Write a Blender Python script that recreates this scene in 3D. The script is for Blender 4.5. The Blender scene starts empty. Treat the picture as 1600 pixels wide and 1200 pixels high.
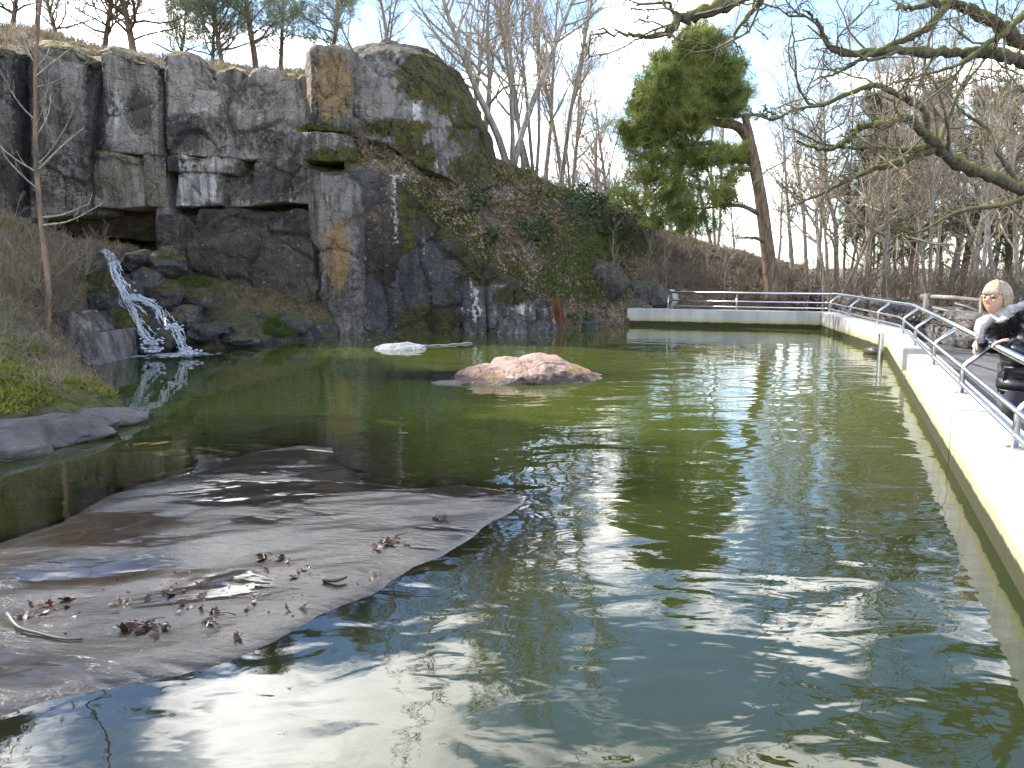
import bpy, bmesh, math
import numpy as np
from mathutils import Vector, Matrix
from bpy_extras.object_utils import world_to_camera_view

R = math.radians
scene = bpy.context.scene
COL = scene.collection

# ------------------------------------------------------------------ camera
CAM_H = 1.40                        # eye height above the water (metres)
FPX, PITCH = 1246.0, math.atan(182.0 / 1246.0)
cd = bpy.data.cameras.new('camera')
cam = bpy.data.objects.new('camera', cd)
COL.objects.link(cam)
cam.location = (0, 0, CAM_H)
cam.rotation_euler = (math.pi / 2 - PITCH, 0, 0)
cd.sensor_width = 36.0
cd.lens = 36.0 * FPX / 1600.0
cd.clip_start = 0.05
cd.clip_end = 3000
scene.camera = cam

# ------------------------------------------------------------------ light
SUN_AZ, SUN_EL = -56.0, 38.0        # degrees: azimuth from +Y towards +X, elevation
to_sun = Vector((math.sin(R(SUN_AZ)) * math.cos(R(SUN_EL)), math.cos(R(SUN_AZ)) * math.cos(R(SUN_EL)), math.sin(R(SUN_EL))))
sd = bpy.data.lights.new('sun', 'SUN')
sd.energy = 2.9
sd.angle = R(0.5)
sd.color = (1.0, 0.94, 0.85)
so = bpy.data.objects.new('sun', sd)
COL.objects.link(so)
so.rotation_euler = to_sun.to_track_quat('Z', 'Y').to_euler()
so.location = (-10, 20, 30)


def nd(nt, typ, ins=None, **props):
    n = nt.nodes.new(typ)
    for k, v in props.items():
        setattr(n, k, v)
    for k, v in (ins or {}).items():
        s = n.inputs[k]
        if isinstance(v, bpy.types.NodeSocket):
            nt.links.new(v, s)
        elif isinstance(v, (tuple, list)) and s.type == 'RGBA' and len(v) == 3:
            s.default_value = (*v, 1.0)
        else:
            s.default_value = v
    return n


def mth(nt, op, a, b=0.0, c=0.0, clamp=False):
    return nd(nt, 'ShaderNodeMath', {0: a, 1: b, 2: c}, operation=op, use_clamp=clamp).outputs[0]


def mixc(nt, fac, a, b, blend='MIX'):
    n = nd(nt, 'ShaderNodeMix', {0: fac, 6: a, 7: b}, data_type='RGBA', blend_type=blend)
    return n.outputs[2]


def sstep(nt, x, lo, hi, a=0.0, b=1.0):
    return nd(nt, 'ShaderNodeMapRange', {0: x, 1: lo, 2: hi, 3: a, 4: b}, interpolation_type='SMOOTHSTEP').outputs[0]


def noise_tex(nt, vec, scale, detail=4.0, rough=0.55, dist=0.0):
    return nd(nt, 'ShaderNodeTexNoise', {'Vector': vec, 'Scale': scale, 'Detail': detail, 'Roughness': rough, 'Distortion': dist}).outputs[0]


def vscale(nt, vec, sx, sy, sz, off=(0, 0, 0)):
    return nd(nt, 'ShaderNodeMapping', {0: vec, 1: off, 3: (sx, sy, sz)}).outputs[0]


world = bpy.data.worlds.new('World')
scene.world = world
world.use_nodes = True
wt = world.node_tree
wt.nodes.clear()
sky = nd(wt, 'ShaderNodeTexSky', sky_type='NISHITA', sun_disc=False, sun_elevation=R(SUN_EL), sun_rotation=R(SUN_AZ),
         altitude=20.0, air_density=1.0, dust_density=0.3, ozone_density=3.0)
wdir = nd(wt, 'ShaderNodeTexCoord').outputs['Generated']
sep = nd(wt, 'ShaderNodeSeparateXYZ', {0: wdir})
zc = mth(wt, 'ADD', mth(wt, 'MAXIMUM', sep.outputs[2], 0.0), 0.16)
cxy = nd(wt, 'ShaderNodeCombineXYZ', {0: mth(wt, 'DIVIDE', sep.outputs[0], zc), 1: mth(wt, 'DIVIDE', sep.outputs[1], zc), 2: 3.7})
cl_n = noise_tex(wt, vscale(wt, cxy.outputs[0], 1, 1, 1, (0.4, 3.3, 0)), 1.5, 9.0, 0.54, 0.35)
cl_f = sstep(wt, cl_n, 0.50, 0.60)
cl_d = noise_tex(wt, cxy.outputs[0], 3.5, 6.0, 0.6)
cl_b = nd(wt, 'ShaderNodeMapRange', {0: cl_d, 1: 0.3, 2: 0.75, 3: 11.0, 4: 25.0}).outputs[0]
glow = nd(wt, 'ShaderNodeVectorMath', {0: wdir, 1: tuple(to_sun)}, operation='DOT_PRODUCT').outputs['Value']
glow = mth(wt, 'ADD', 1.0, mth(wt, 'MULTIPLY', mth(wt, 'POWER', mth(wt, 'MAXIMUM', glow, 0.0), 4.0), 1.4))     # clouds scatter forward, brightest round the sun
cl_col = nd(wt, 'ShaderNodeVectorMath', {0: (1.0, 0.985, 0.96), 'Scale': mth(wt, 'MULTIPLY', cl_b, glow)}, operation='SCALE').outputs[0]
veil = sstep(wt, sep.outputs[2], 0.02, 0.40, 0.16, 0.02)                # thin haze, thickest low down
sky_mix = mixc(wt, mth(wt, 'MAXIMUM', mth(wt, 'MULTIPLY', cl_f, 0.92), veil), nd(wt, 'ShaderNodeHueSaturation', {'Saturation': 1.2, 'Value': 1.15, 'Color': sky.outputs[0]}).outputs[0], cl_col)
bg = nd(wt, 'ShaderNodeBackground', {0: sky_mix, 1: 0.095})
nd(wt, 'ShaderNodeOutputWorld', {0: bg.outputs[0]})

scene.view_settings.view_transform = 'Standard'
scene.view_settings.look = 'None'
scene.view_settings.exposure = 1.85
scene.view_settings.gamma = 1.0
scene.view_settings.use_curve_mapping = False
scene.render.engine = 'CYCLES'
scene.cycles.use_denoising = True
scene.cycles.max_bounces = 8
scene.cycles.transparent_max_bounces = 12
scene.cycles.caustics_reflective = False
scene.cycles.caustics_refractive = False
scene.cycles.sample_clamp_indirect = 6.0

# ------------------------------------------------------------------ survey helpers: a sighted direction plus a real distance gives a place
_cp, _sp = math.cos(PITCH), math.sin(PITCH)


def ray(px, py):
    u, v = (px - 800.0) / FPX, (600.0 - py) / FPX
    return np.array([u, _cp + v * _sp, -_sp + v * _cp])


def P(px, py, D):
    r = ray(px, py)
    return np.array([0, 0, CAM_H]) + r * (D / r[1])


def Z(px, py, z=0.0):
    r = ray(px, py)
    return np.array([0, 0, CAM_H]) + r * ((z - CAM_H) / r[2])


def proj(p):
    q = p - np.array([0, 0, CAM_H])
    d = q[:, 1] * _cp - q[:, 2] * _sp
    d = np.maximum(d, 1e-3)
    return 800 + FPX * q[:, 0] / d, 600 - FPX * (q[:, 1] * _sp + q[:, 2] * _cp) / d


# ------------------------------------------------------------------ numeric noise
def _hash(ix, iy, iz, k):
    h = (ix.astype(np.int64) * 73856093) ^ (iy.astype(np.int64) * 19349663) ^ (iz.astype(np.int64) * 83492791) ^ (k * 2654435761)
    h = (h ^ (h >> 13)) * 1274126177
    h = h & 0xFFFFFFFF
    h = (h ^ (h >> 16)) & 0xFFFFFF
    return h.astype(np.float64) / 0xFFFFFF


def vnoise(p, k=0):
    i = np.floor(p)
    f = p - i
    f = f * f * f * (f * (f * 6 - 15) + 10)
    i = i.astype(np.int64)
    out = 0
    for dx in (0, 1):
        wx = f[:, 0] if dx else 1 - f[:, 0]
        for dy in (0, 1):
            wy = f[:, 1] if dy else 1 - f[:, 1]
            for dz in (0, 1):
                wz = f[:, 2] if dz else 1 - f[:, 2]
                out = out + wx * wy * wz * _hash(i[:, 0] + dx, i[:, 1] + dy, i[:, 2] + dz, k)
    return out * 2 - 1


def fbm(p, octaves=4, k=0, gain=0.5):
    a, s, o = 1.0, 1.0, 0
    for n in range(octaves):
        o = o + a * vnoise(p * s + 17.3 * n, k + n)
        a *= gain
        s *= 2.03
    return o


def worley(p, k=0):
    i = np.floor(p).astype(np.int64)
    f1 = np.full(len(p), 9.0)
    f2 = np.full(len(p), 9.0)
    cid = np.zeros(len(p))
    for dx in (-1, 0, 1):
        for dy in (-1, 0, 1):
            for dz in (-1, 0, 1):
                c = i + np.array([dx, dy, dz])
                q = c + np.stack([_hash(c[:, 0], c[:, 1], c[:, 2], k + m) for m in (1, 2, 3)], 1)
                d = np.linalg.norm(p - q, axis=1)
                r = _hash(c[:, 0], c[:, 1], c[:, 2], k + 7)
                near = d < f1
                f2 = np.where(near, f1, np.minimum(f2, d))
                cid = np.where(near, r, cid)
                f1 = np.where(near, d, f1)
    return f1, f2, cid


# ------------------------------------------------------------------ object helpers
def tag(o, label=None, cat=None, group=None, kind=None):
    if label:
        o['label'] = label
    if cat:
        o['category'] = cat
    if group:
        o['group'] = group
    if kind:
        o['kind'] = kind
    return o


def empty(name, loc=(0, 0, 0), rz=0.0, parent=None):
    o = bpy.data.objects.new(name, None)
    o.empty_display_size = 0.2
    COL.objects.link(o)
    o.location = loc
    o.rotation_euler = (0, 0, rz)
    o.parent = parent
    return o


def obj(name, me, mat=None, parent=None, world_space=True):
    o = bpy.data.objects.new(name, me)
    COL.objects.link(o)
    if mat is not None and not me.materials:
        me.materials.append(mat)
    if parent is not None:
        o.parent = parent
        if world_space:
            o.matrix_parent_inverse = Matrix.LocRotScale(parent.location, parent.rotation_euler, parent.scale).inverted()
    return o


def mesh(name, v, f, smooth=False):
    me = bpy.data.meshes.new(name)
    v = np.asarray(v, dtype=np.float32)
    if isinstance(f, np.ndarray):
        n, k = f.shape
        me.vertices.add(len(v))
        me.vertices.foreach_set('co', v.ravel())
        me.loops.add(n * k)
        me.loops.foreach_set('vertex_index', f.astype(np.int32).ravel())
        me.polygons.add(n)
        me.polygons.foreach_set('loop_start', np.arange(0, n * k, k, dtype=np.int32))
        me.update(calc_edges=True)
    else:
        me.from_pydata([tuple(map(float, q)) for q in v], [], f)
        me.update()
    if smooth:
        me.polygons.foreach_set('use_smooth', np.ones(len(me.polygons), dtype=bool))
    return me


def set_attr(me, name, rgb):
    a = me.attributes.new(name, 'FLOAT_COLOR', 'POINT')
    c = np.ones((len(me.vertices), 4), dtype=np.float32)
    c[:, :3] = rgb[:len(me.vertices)]
    a.data.foreach_set('color', c.ravel())


def copy_tree(o, parent=None):
    c = o.copy()
    COL.objects.link(c)
    c.parent = parent
    for ch in list(o.children):
        copy_tree(ch, c)
    return c


class MB:
    """collects tubes, boxes and blades for one mesh"""

    def __init__(self):
        self.v, self.f, self.n = [], [], 0

    def add(self, v, f):
        v = np.asarray(v, float)
        self.v.append(v)
        self.f += [tuple(int(i) + self.n for i in q) for q in f]
        self.n += len(v)

    def tube(self, pts, rad, sides=6, cap=True):
        pts = np.asarray(pts, float)
        n = len(pts)
        rad = np.broadcast_to(np.asarray(rad, float), (n,))
        t = np.gradient(pts, axis=0)
        t /= np.linalg.norm(t, axis=1)[:, None] + 1e-9
        ref = np.array([0, 0, 1.0]) if abs(t[:, 2]).mean() < 0.8 else np.array([1.0, 0, 0])
        a = np.cross(t, ref)
        a /= np.linalg.norm(a, axis=1)[:, None] + 1e-9
        b = np.cross(t, a)
        an = np.arange(sides) * 2 * math.pi / sides
        ring = a[:, None, :] * np.cos(an)[None, :, None] + b[:, None, :] * np.sin(an)[None, :, None]
        v = (pts[:, None, :] + ring * rad[:, None, None]).reshape(-1, 3)
        f = []
        for i in range(n - 1):
            for j in range(sides):
                k = (j + 1) % sides
                f.append((i * sides + j, i * sides + k, (i + 1) * sides + k, (i + 1) * sides + j))
        if cap:
            f.append(tuple(range(sides))[::-1])
            f.append(tuple((n - 1) * sides + j for j in range(sides)))
        self.add(v, f)

    def box(self, lo, hi):
        x0, y0, z0 = lo
        x1, y1, z1 = hi
        v = [(x0, y0, z0), (x1, y0, z0), (x1, y1, z0), (x0, y1, z0), (x0, y0, z1), (x1, y0, z1), (x1, y1, z1), (x0, y1, z1)]
        self.add(v, [(3, 2, 1, 0), (4, 5, 6, 7), (0, 1, 5, 4), (1, 2, 6, 5), (2, 3, 7, 6), (3, 0, 4, 7)])

    def prism(self, poly, z0, z1):
        n = len(poly)
        v = [(x, y, z0) for x, y in poly] + [(x, y, z1) for x, y in poly]
        f = [tuple(range(n))[::-1], tuple(range(n, 2 * n))] + [(i, (i + 1) % n, n + (i + 1) % n, n + i) for i in range(n)]
        self.add(v, f)

    def me(self, name, smooth=False):
        return mesh(name, np.concatenate(self.v), self.f, smooth)

    def build(self, name, mat, parent=None, smooth=False):
        return obj(name, self.me(name, smooth), mat, parent)


def resample(pts, n):
    pts = np.asarray(pts, float)
    d = np.r_[0, np.cumsum(np.linalg.norm(np.diff(pts, axis=0), axis=1))]
    t = np.linspace(0, d[-1], n)
    return np.stack([np.interp(t, d, pts[:, i]) for i in range(3)], 1)


def smooth_path(pts, n):
    """Catmull-Rom through the points"""
    pts = np.asarray(pts, float)
    p = np.vstack([2 * pts[0] - pts[1], pts, 2 * pts[-1] - pts[-2]])
    t = np.linspace(0, len(pts) - 1, n)
    i = np.minimum(t.astype(int), len(pts) - 2)
    u = (t - i)[:, None]
    a, b, c, d = p[i], p[i + 1], p[i + 2], p[i + 3]
    return 0.5 * (2 * b + (c - a) * u + (2 * a - 5 * b + 4 * c - d) * u ** 2 + (3 * b - a - 3 * c + d) * u ** 3)


def grid_normals(G):
    du = np.gradient(G, axis=1)
    dv = np.gradient(G, axis=0)
    n = np.cross(du, dv)
    n /= np.linalg.norm(n, axis=2)[:, :, None] + 1e-9
    to_cam = np.array([0, 0, CAM_H + 3.0]) - G
    if (n * to_cam).sum() < 0:
        n = -n
    return n


def grid_faces(ny, nx, flip=False):
    i = np.arange(ny - 1)[:, None] * nx + np.arange(nx - 1)[None, :]
    q = np.stack([i, i + 1, i + nx + 1, i + nx], -1).reshape(-1, 4)
    return q[:, ::-1] if flip else q


# stains and growth: each entry colours the rock it lies on: (channel, px, py, rx, ry, strength)
MOSS, WHITE, ORANGE, DARK, DRY, TAN = range(6)

# ------------------------------------------------------------------ materials
def new_mat(name):
    m = bpy.data.materials.new(name)
    m.use_nodes = True
    m.node_tree.nodes.clear()
    return m, m.node_tree


def finish(nt, col, rough=0.8, normal=None, **kw):
    ins = {'Base Color': col, 'Roughness': rough}
    if normal is not None:
        ins['Normal'] = normal
    ins.update(kw)
    b = nd(nt, 'ShaderNodeBsdfPrincipled', ins)
    nd(nt, 'ShaderNodeOutputMaterial', {0: b.outputs[0]})
    return b


def bump(nt, h, dist, strength=1.0, normal=None):
    ins = {'Height': h, 'Distance': dist, 'Strength': strength}
    if normal is not None:
        ins['Normal'] = normal
    return nd(nt, 'ShaderNodeBump', ins).outputs[0]


def rock_material(name, deep, mid, pale, top_moss=1.0, moss_a=(0.035, 0.040, 0.008), moss_b=(0.17, 0.135, 0.018), streak=1.0, rough=0.75, wet=0.0, warm_top=0.0):
    m, nt = new_mat(name)
    co = nd(nt, 'ShaderNodeTexCoord').outputs['Object']
    A = nd(nt, 'ShaderNodeSeparateColor', {0: nd(nt, 'ShaderNodeAttribute', attribute_name='mA').outputs['Color']}).outputs
    B = nd(nt, 'ShaderNodeSeparateColor', {0: nd(nt, 'ShaderNodeAttribute', attribute_name='mB').outputs['Color']}).outputs
    n1 = noise_tex(nt, co, 0.9, 9, 0.62, 0.4)
    st = noise_tex(nt, vscale(nt, co, 5.5, 5.5, 0.42), 1.0, 9, 0.66, 0.7)
    n3 = noise_tex(nt, co, 11.0, 8, 0.68)
    n4 = noise_tex(nt, co, 3.1, 6, 0.6, 0.6)
    base = mth(nt, 'ADD', mth(nt, 'MULTIPLY', n1, 0.5), mth(nt, 'MULTIPLY', mixc(nt, streak, n4, st), 0.5))
    c = mixc(nt, sstep(nt, base, 0.38, 0.56), deep, mid)
    c = mixc(nt, mth(nt, 'MULTIPLY', sstep(nt, mth(nt, 'ADD', mth(nt, 'MULTIPLY', st, 0.55), mth(nt, 'MULTIPLY', n3, 0.45)), 0.50, 0.68), 0.75), c, pale)
    # rusty and bluish tones of the stone itself
    c = mixc(nt, mth(nt, 'MULTIPLY', sstep(nt, n4, 0.56, 0.72), 0.35), c, (0.17, 0.115, 0.07))
    edge = mth(nt, 'MULTIPLY', mth(nt, 'SUBTRACT', mth(nt, 'ADD', mth(nt, 'MULTIPLY', n3, 0.55), mth(nt, 'MULTIPLY', st, 0.45)), 0.5), 2.6)
    edge2 = mth(nt, 'MULTIPLY', mth(nt, 'SUBTRACT', mth(nt, 'ADD', mth(nt, 'MULTIPLY', n4, 0.5), mth(nt, 'MULTIPLY', n3, 0.5)), 0.5), 2.6)

    def mask(s, e=edge, lo=0.38, hi=0.62):
        return sstep(nt, mth(nt, 'MULTIPLY', mth(nt, 'ADD', s, e), sstep(nt, s, 0.02, 0.14)), lo, hi)
    c = mixc(nt, mth(nt, 'MULTIPLY', mask(B[0]), 0.74), c, (0.022, 0.023, 0.027))
    c = mixc(nt, mth(nt, 'MULTIPLY', mask(B[2]), 0.7), c, mixc(nt, sstep(nt, st, .35, .65), (0.16, 0.125, 0.09), (0.36, 0.30, 0.22)))
    c = mixc(nt, mth(nt, 'MULTIPLY', mask(A[2]), 0.75), c, mixc(nt, sstep(nt, n3, .3, .7), (0.20, 0.105, 0.045), (0.40, 0.27, 0.10)))
    c = mixc(nt, mth(nt, 'MULTIPLY', mask(A[1], lo=0.45, hi=0.6), 0.85), c, mixc(nt, sstep(nt, st, .36, .60), (0.26, 0.25, 0.25), (0.72, 0.70, 0.68)))
    # lichen specks
    vs = nd(nt, 'ShaderNodeTexVoronoi', {'Vector': co, 'Scale': 5.0, 'Randomness': 1.0}).outputs[0]
    c = mixc(nt, mth(nt, 'MULTIPLY', sstep(nt, mth(nt, 'ADD', vs, mth(nt, 'MULTIPLY', n3, 0.35)), 0.30, 0.24), 0.55), c, (0.42, 0.41, 0.38))
    soil = mixc(nt, sstep(nt, n3, 0.35, 0.65), (0.055, 0.036, 0.022), (0.19, 0.135, 0.09))
    c = mixc(nt, mask(B[1], edge2), c, soil)
    nz = nd(nt, 'ShaderNodeSeparateXYZ', {0: nd(nt, 'ShaderNodeNewGeometry').outputs['Normal']}).outputs[2]
    up = mth(nt, 'MULTIPLY', sstep(nt, mth(nt, 'ADD', nz, mth(nt, 'MULTIPLY', edge2, 0.45)), 0.5, 0.85), top_moss)
    mo = mth(nt, 'MAXIMUM', mask(A[0], edge2), up, clamp=True)
    mcol = mixc(nt, sstep(nt, mth(nt, 'ADD', mth(nt, 'MULTIPLY', n3, 0.6), mth(nt, 'MULTIPLY', n4, 0.4)), 0.4, 0.62), moss_a, moss_b)
    c = mixc(nt, mo, c, mcol)
    vc = nd(nt, 'ShaderNodeTexVoronoi', {'Vector': nd(nt, 'ShaderNodeVectorMath', {0: co, 1: nd(nt, 'ShaderNodeTexNoise', {'Vector': co, 'Scale': 2.0, 'Detail': 4.0}).outputs[1]}, operation='ADD').outputs[0], 'Scale': 1.7}, feature='DISTANCE_TO_EDGE').outputs[0]
    crack = sstep(nt, vc, 0.0, 0.035)
    h = mth(nt, 'ADD', mth(nt, 'MULTIPLY', noise_tex(nt, co, 4.0, 12, 0.7), 1.0), mth(nt, 'MULTIPLY', crack, 0.16))
    h = mth(nt, 'ADD', h, mth(nt, 'MULTIPLY', mth(nt, 'MULTIPLY', noise_tex(nt, co, 30, 4, 0.7), mo), 0.5))
    b = bump(nt, h, 0.24, 1.0)
    finish(nt, c, rough - wet * 0.4, b, **{'Specular IOR Level': 0.35 + wet * 0.4})
    return m


def plain(name, col, rough=0.7, var=0.25, scale=6.0, metal=0.0, bmp=0.0, col2=None, bscale=None, rand=0.0, spec=0.5, sub=0.0):
    m, nt = new_mat(name)
    co = nd(nt, 'ShaderNodeTexCoord').outputs['Object']
    n = noise_tex(nt, co, scale, 6, 0.6)
    c2 = col2 if col2 else tuple(x * (1 - var) for x in col)
    c = mixc(nt, sstep(nt, n, 0.36, 0.64), col, c2)
    if rand:
        ri = nd(nt, 'ShaderNodeObjectInfo').outputs['Random']
        c = nd(nt, 'ShaderNodeHueSaturation', {'Value': mth(nt, 'ADD', 1 - rand, mth(nt, 'MULTIPLY', ri, 2 * rand)), 'Color': c}).outputs[0]
    nrm = bump(nt, noise_tex(nt, co, bscale or scale * 4, 6, 0.65), bmp) if bmp else None
    finish(nt, c, rough, nrm, Metallic=metal, **{'Specular IOR Level': spec})
    return m


def foliage(name, a, b, rough=0.6, trans=0.35, scale=3.0):
    """leaf / needle / blade: colour varies from clump to clump and blade to blade, some light passes through"""
    m, nt = new_mat(name)
    co = nd(nt, 'ShaderNodeTexCoord').outputs['Object']
    n = noise_tex(nt, co, scale, 3, 0.6)
    ri = nd(nt, 'ShaderNodeNewGeometry').outputs['Random Per Island']
    f = mth(nt, 'ADD', mth(nt, 'MULTIPLY', sstep(nt, n, 0.35, 0.65), 0.5), mth(nt, 'MULTIPLY', ri, 0.5))
    c = mixc(nt, f, a, b)
    d = nd(nt, 'ShaderNodeBsdfPrincipled', {'Base Color': c, 'Roughness': rough, 'Specular IOR Level': 0.3})
    t = nd(nt, 'ShaderNodeBsdfTranslucent', {0: c})
    mx = nd(nt, 'ShaderNodeMixShader', {0: trans, 1: d.outputs[0], 2: t.outputs[0]})
    nd(nt, 'ShaderNodeOutputMaterial', {0: mx.outputs[0]})
    return m


def bark_material(name, a, b, moss=0.0, sc=14.0):
    m, nt = new_mat(name)
    co = nd(nt, 'ShaderNodeTexCoord').outputs['Object']
    n = noise_tex(nt, vscale(nt, co, sc, sc, sc * 0.22), 1.0, 6, 0.65, 0.5)
    c = mixc(nt, sstep(nt, n, 0.35, 0.65), a, b)
    if moss:
        nz = nd(nt, 'ShaderNodeSeparateXYZ', {0: nd(nt, 'ShaderNodeNewGeometry').outputs['Normal']}).outputs[2]
        n2 = noise_tex(nt, co, 3.0, 6, 0.7)
        f = mth(nt, 'MULTIPLY', sstep(nt, mth(nt, 'ADD', mth(nt, 'MULTIPLY', nz, 0.4), n2), 0.5, 0.75), moss)
        c = mixc(nt, f, c, (0.14, 0.15, 0.025))
    finish(nt, c, 0.85, bump(nt, n, 0.03), **{'Specular IOR Level': 0.2})
    return m


def concrete_material(name, base, algae=True):
    m, nt = new_mat(name)
    co = nd(nt, 'ShaderNodeTexCoord').outputs['Object']
    n1 = noise_tex(nt, co, 1.3, 8, 0.65)
    st = noise_tex(nt, vscale(nt, co, 5, 5, 0.5), 1.0, 6, 0.65)
    n3 = noise_tex(nt, co, 22, 6, 0.7)
    f = mth(nt, 'ADD', mth(nt, 'MULTIPLY', n1, 0.5), mth(nt, 'MULTIPLY', st, 0.5))
    c = mixc(nt, sstep(nt, f, 0.38, 0.62), tuple(x * 0.72 for x in base), base)
    c = mixc(nt, mth(nt, 'MULTIPLY', sstep(nt, n3, 0.58, 0.72), 0.35), c, tuple(x * 0.6 for x in base))
    if algae:
        z = nd(nt, 'ShaderNodeSeparateXYZ', {0: co}).outputs[2]
        wet = sstep(nt, mth(nt, 'ADD', z, mth(nt, 'MULTIPLY', mth(nt, 'SUBTRACT', st, 0.5), 0.05)), 0.135, 0.095)
        c = mixc(nt, wet, c, mixc(nt, n3, (0.012, 0.013, 0.006), (0.05, 0.05, 0.014)))  # near-black band along the waterline
        rim = mth(nt, 'MULTIPLY', sstep(nt, mth(nt, 'ADD', z, mth(nt, 'MULTIPLY', mth(nt, 'SUBTRACT', st, 0.5), 0.12)), 0.21, 0.14), 0.75)
        c = mixc(nt, mth(nt, 'MULTIPLY', rim, mth(nt, 'SUBTRACT', 1.0, wet)), c, (0.36, 0.33, 0.10))
    b = bump(nt, n3, 0.006)
    finish(nt, c, 0.82, b, **{'Specular IOR Level': 0.3})
    return m


M = {}
M['cliff'] = rock_material('grey_cliff_rock', (0.090, 0.074, 0.062), (0.42, 0.37, 0.33), (0.62, 0.57, 0.53), top_moss=1.0, moss_a=(0.07, 0.06, 0.008), moss_b=(0.44, 0.31, 0.025))
M['crag'] = rock_material('grey_crag_rock', (0.060, 0.053, 0.047), (0.27, 0.243, 0.222), (0.46, 0.43, 0.40), top_moss=0.7, moss_a=(0.022, 0.023, 0.005), moss_b=(0.15, 0.13, 0.02))
M['wetwall'] = rock_material('dark_wet_rock', (0.022, 0.023, 0.026), (0.11, 0.107, 0.108), (0.40, 0.39, 0.36), top_moss=0.6, wet=0.35, moss_a=(0.016, 0.017, 0.004), moss_b=(0.085, 0.075, 0.013))
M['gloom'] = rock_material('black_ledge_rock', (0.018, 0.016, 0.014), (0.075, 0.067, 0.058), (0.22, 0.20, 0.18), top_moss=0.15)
M['boulder'] = rock_material('stream_boulder_rock', (0.02, 0.02, 0.02), (0.08, 0.078, 0.076), (0.22, 0.21, 0.20), top_moss=0.75, wet=0.5)
M['bank'] = rock_material('mossy_bank_soil', (0.05, 0.036, 0.024), (0.13, 0.098, 0.065), (0.20, 0.16, 0.11), top_moss=0.25, streak=0.0, moss_a=(0.05, 0.06, 0.008), moss_b=(0.18, 0.18, 0.02))
M['shore'] = rock_material('shore_rock', (0.07, 0.062, 0.06), (0.17, 0.15, 0.145), (0.27, 0.24, 0.23), top_moss=0.0, streak=0.0, wet=0.3)
M['hill'] = rock_material('hillside_soil', (0.06, 0.042, 0.028), (0.17, 0.125, 0.085), (0.23, 0.175, 0.125), top_moss=0.12, streak=0.0, moss_a=(0.03, 0.034, 0.007), moss_b=(0.13, 0.12, 0.02))
M['pink'] = rock_material('pink_granite', (0.36, 0.21, 0.15), (0.60, 0.41, 0.32), (0.74, 0.60, 0.52), top_moss=0.0, streak=0.0, rough=0.7)
M['pale'] = rock_material('pale_rock', (0.30, 0.30, 0.31), (0.5, 0.5, 0.52), (0.66, 0.66, 0.68), top_moss=0.0, streak=0.0)
M['wallstone'] = rock_material('granite_wall_stone', (0.14, 0.13, 0.12), (0.34, 0.32, 0.295), (0.46, 0.44, 0.41), top_moss=0.1, streak=0.0)
M['concrete'] = concrete_material('pool_concrete', (0.46, 0.45, 0.43))
M['path'] = plain('walkway_asphalt', (0.13, 0.125, 0.12), 0.9, 0.3, 3.0, bmp=0.01, bscale=60)
M['ground'] = plain('forest_floor', (0.14, 0.105, 0.07), 0.95, col2=(0.07, 0.055, 0.032), scale=0.8, bmp=0.08, bscale=5)
M['steel'] = plain('brushed_steel', (0.62, 0.62, 0.63), 0.28, 0.1, 20, metal=1.0)
M['bark'] = bark_material('grey_bark', (0.38, 0.33, 0.275), (0.17, 0.145, 0.12))
M['twig'] = bark_material('twig_bark', (0.46, 0.385, 0.29), (0.24, 0.195, 0.145))
M['pinebark'] = bark_material('pine_bark', (0.24, 0.165, 0.115), (0.09, 0.068, 0.052))
M['shrubtwig'] = bark_material('shrub_twig_bark', (0.25, 0.195, 0.14), (0.12, 0.093, 0.068))
M['oakbark'] = bark_material('mossy_oak_bark', (0.15, 0.13, 0.10), (0.055, 0.047, 0.036), moss=0.85, sc=22)
M['oaktwig'] = bark_material('oak_twig_bark', (0.23, 0.19, 0.135), (0.11, 0.095, 0.06), moss=0.3, sc=22)
M['needle'] = foliage('pine_needle', (0.080, 0.118, 0.032), (0.40, 0.43, 0.12), trans=0.5, scale=1.2)
M['needle_dark'] = foliage('dark_conifer_needle', (0.030, 0.045, 0.016), (0.11, 0.13, 0.045), trans=0.35, scale=1.2)
M['bankmoss'] = foliage('bright_bank_moss', (0.08, 0.09, 0.01), (0.33, 0.32, 0.04), trans=0.3)
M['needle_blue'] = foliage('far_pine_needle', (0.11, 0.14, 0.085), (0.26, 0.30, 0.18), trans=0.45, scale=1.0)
M['ivy'] = foliage('ivy_leaf', (0.014, 0.030, 0.008), (0.055, 0.09, 0.025), rough=0.4, trans=0.2)
M['green_grass'] = foliage('green_grass_blade', (0.05, 0.085, 0.018), (0.15, 0.19, 0.05))
M['dry_grass'] = foliage('dry_grass_blade', (0.17, 0.125, 0.075), (0.36, 0.29, 0.19))
M['litter'] = foliage('dead_leaf', (0.09, 0.062, 0.04), (0.29, 0.22, 0.15), trans=0.1)
M['moss'] = foliage('moss_frond', (0.040, 0.048, 0.006), (0.17, 0.165, 0.02), trans=0.3)
M['rust'] = foliage('rusty_roots', (0.10, 0.035, 0.018), (0.23, 0.10, 0.05), trans=0.1)
M['deadleaf'] = plain('wet_brown_leaf', (0.10, 0.050, 0.028), 0.5, 0.5, 20)
M['redleaf'] = plain('red_brown_leaf', (0.13, 0.035, 0.025), 0.5, 0.5, 20)
M['stick'] = plain('wet_twig', (0.07, 0.045, 0.035), 0.5, 0.4, 20)
M['fence'] = plain('weathered_fence_wood', (0.33, 0.285, 0.23), 0.85, 0.35, 6, bmp=0.01)

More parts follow.
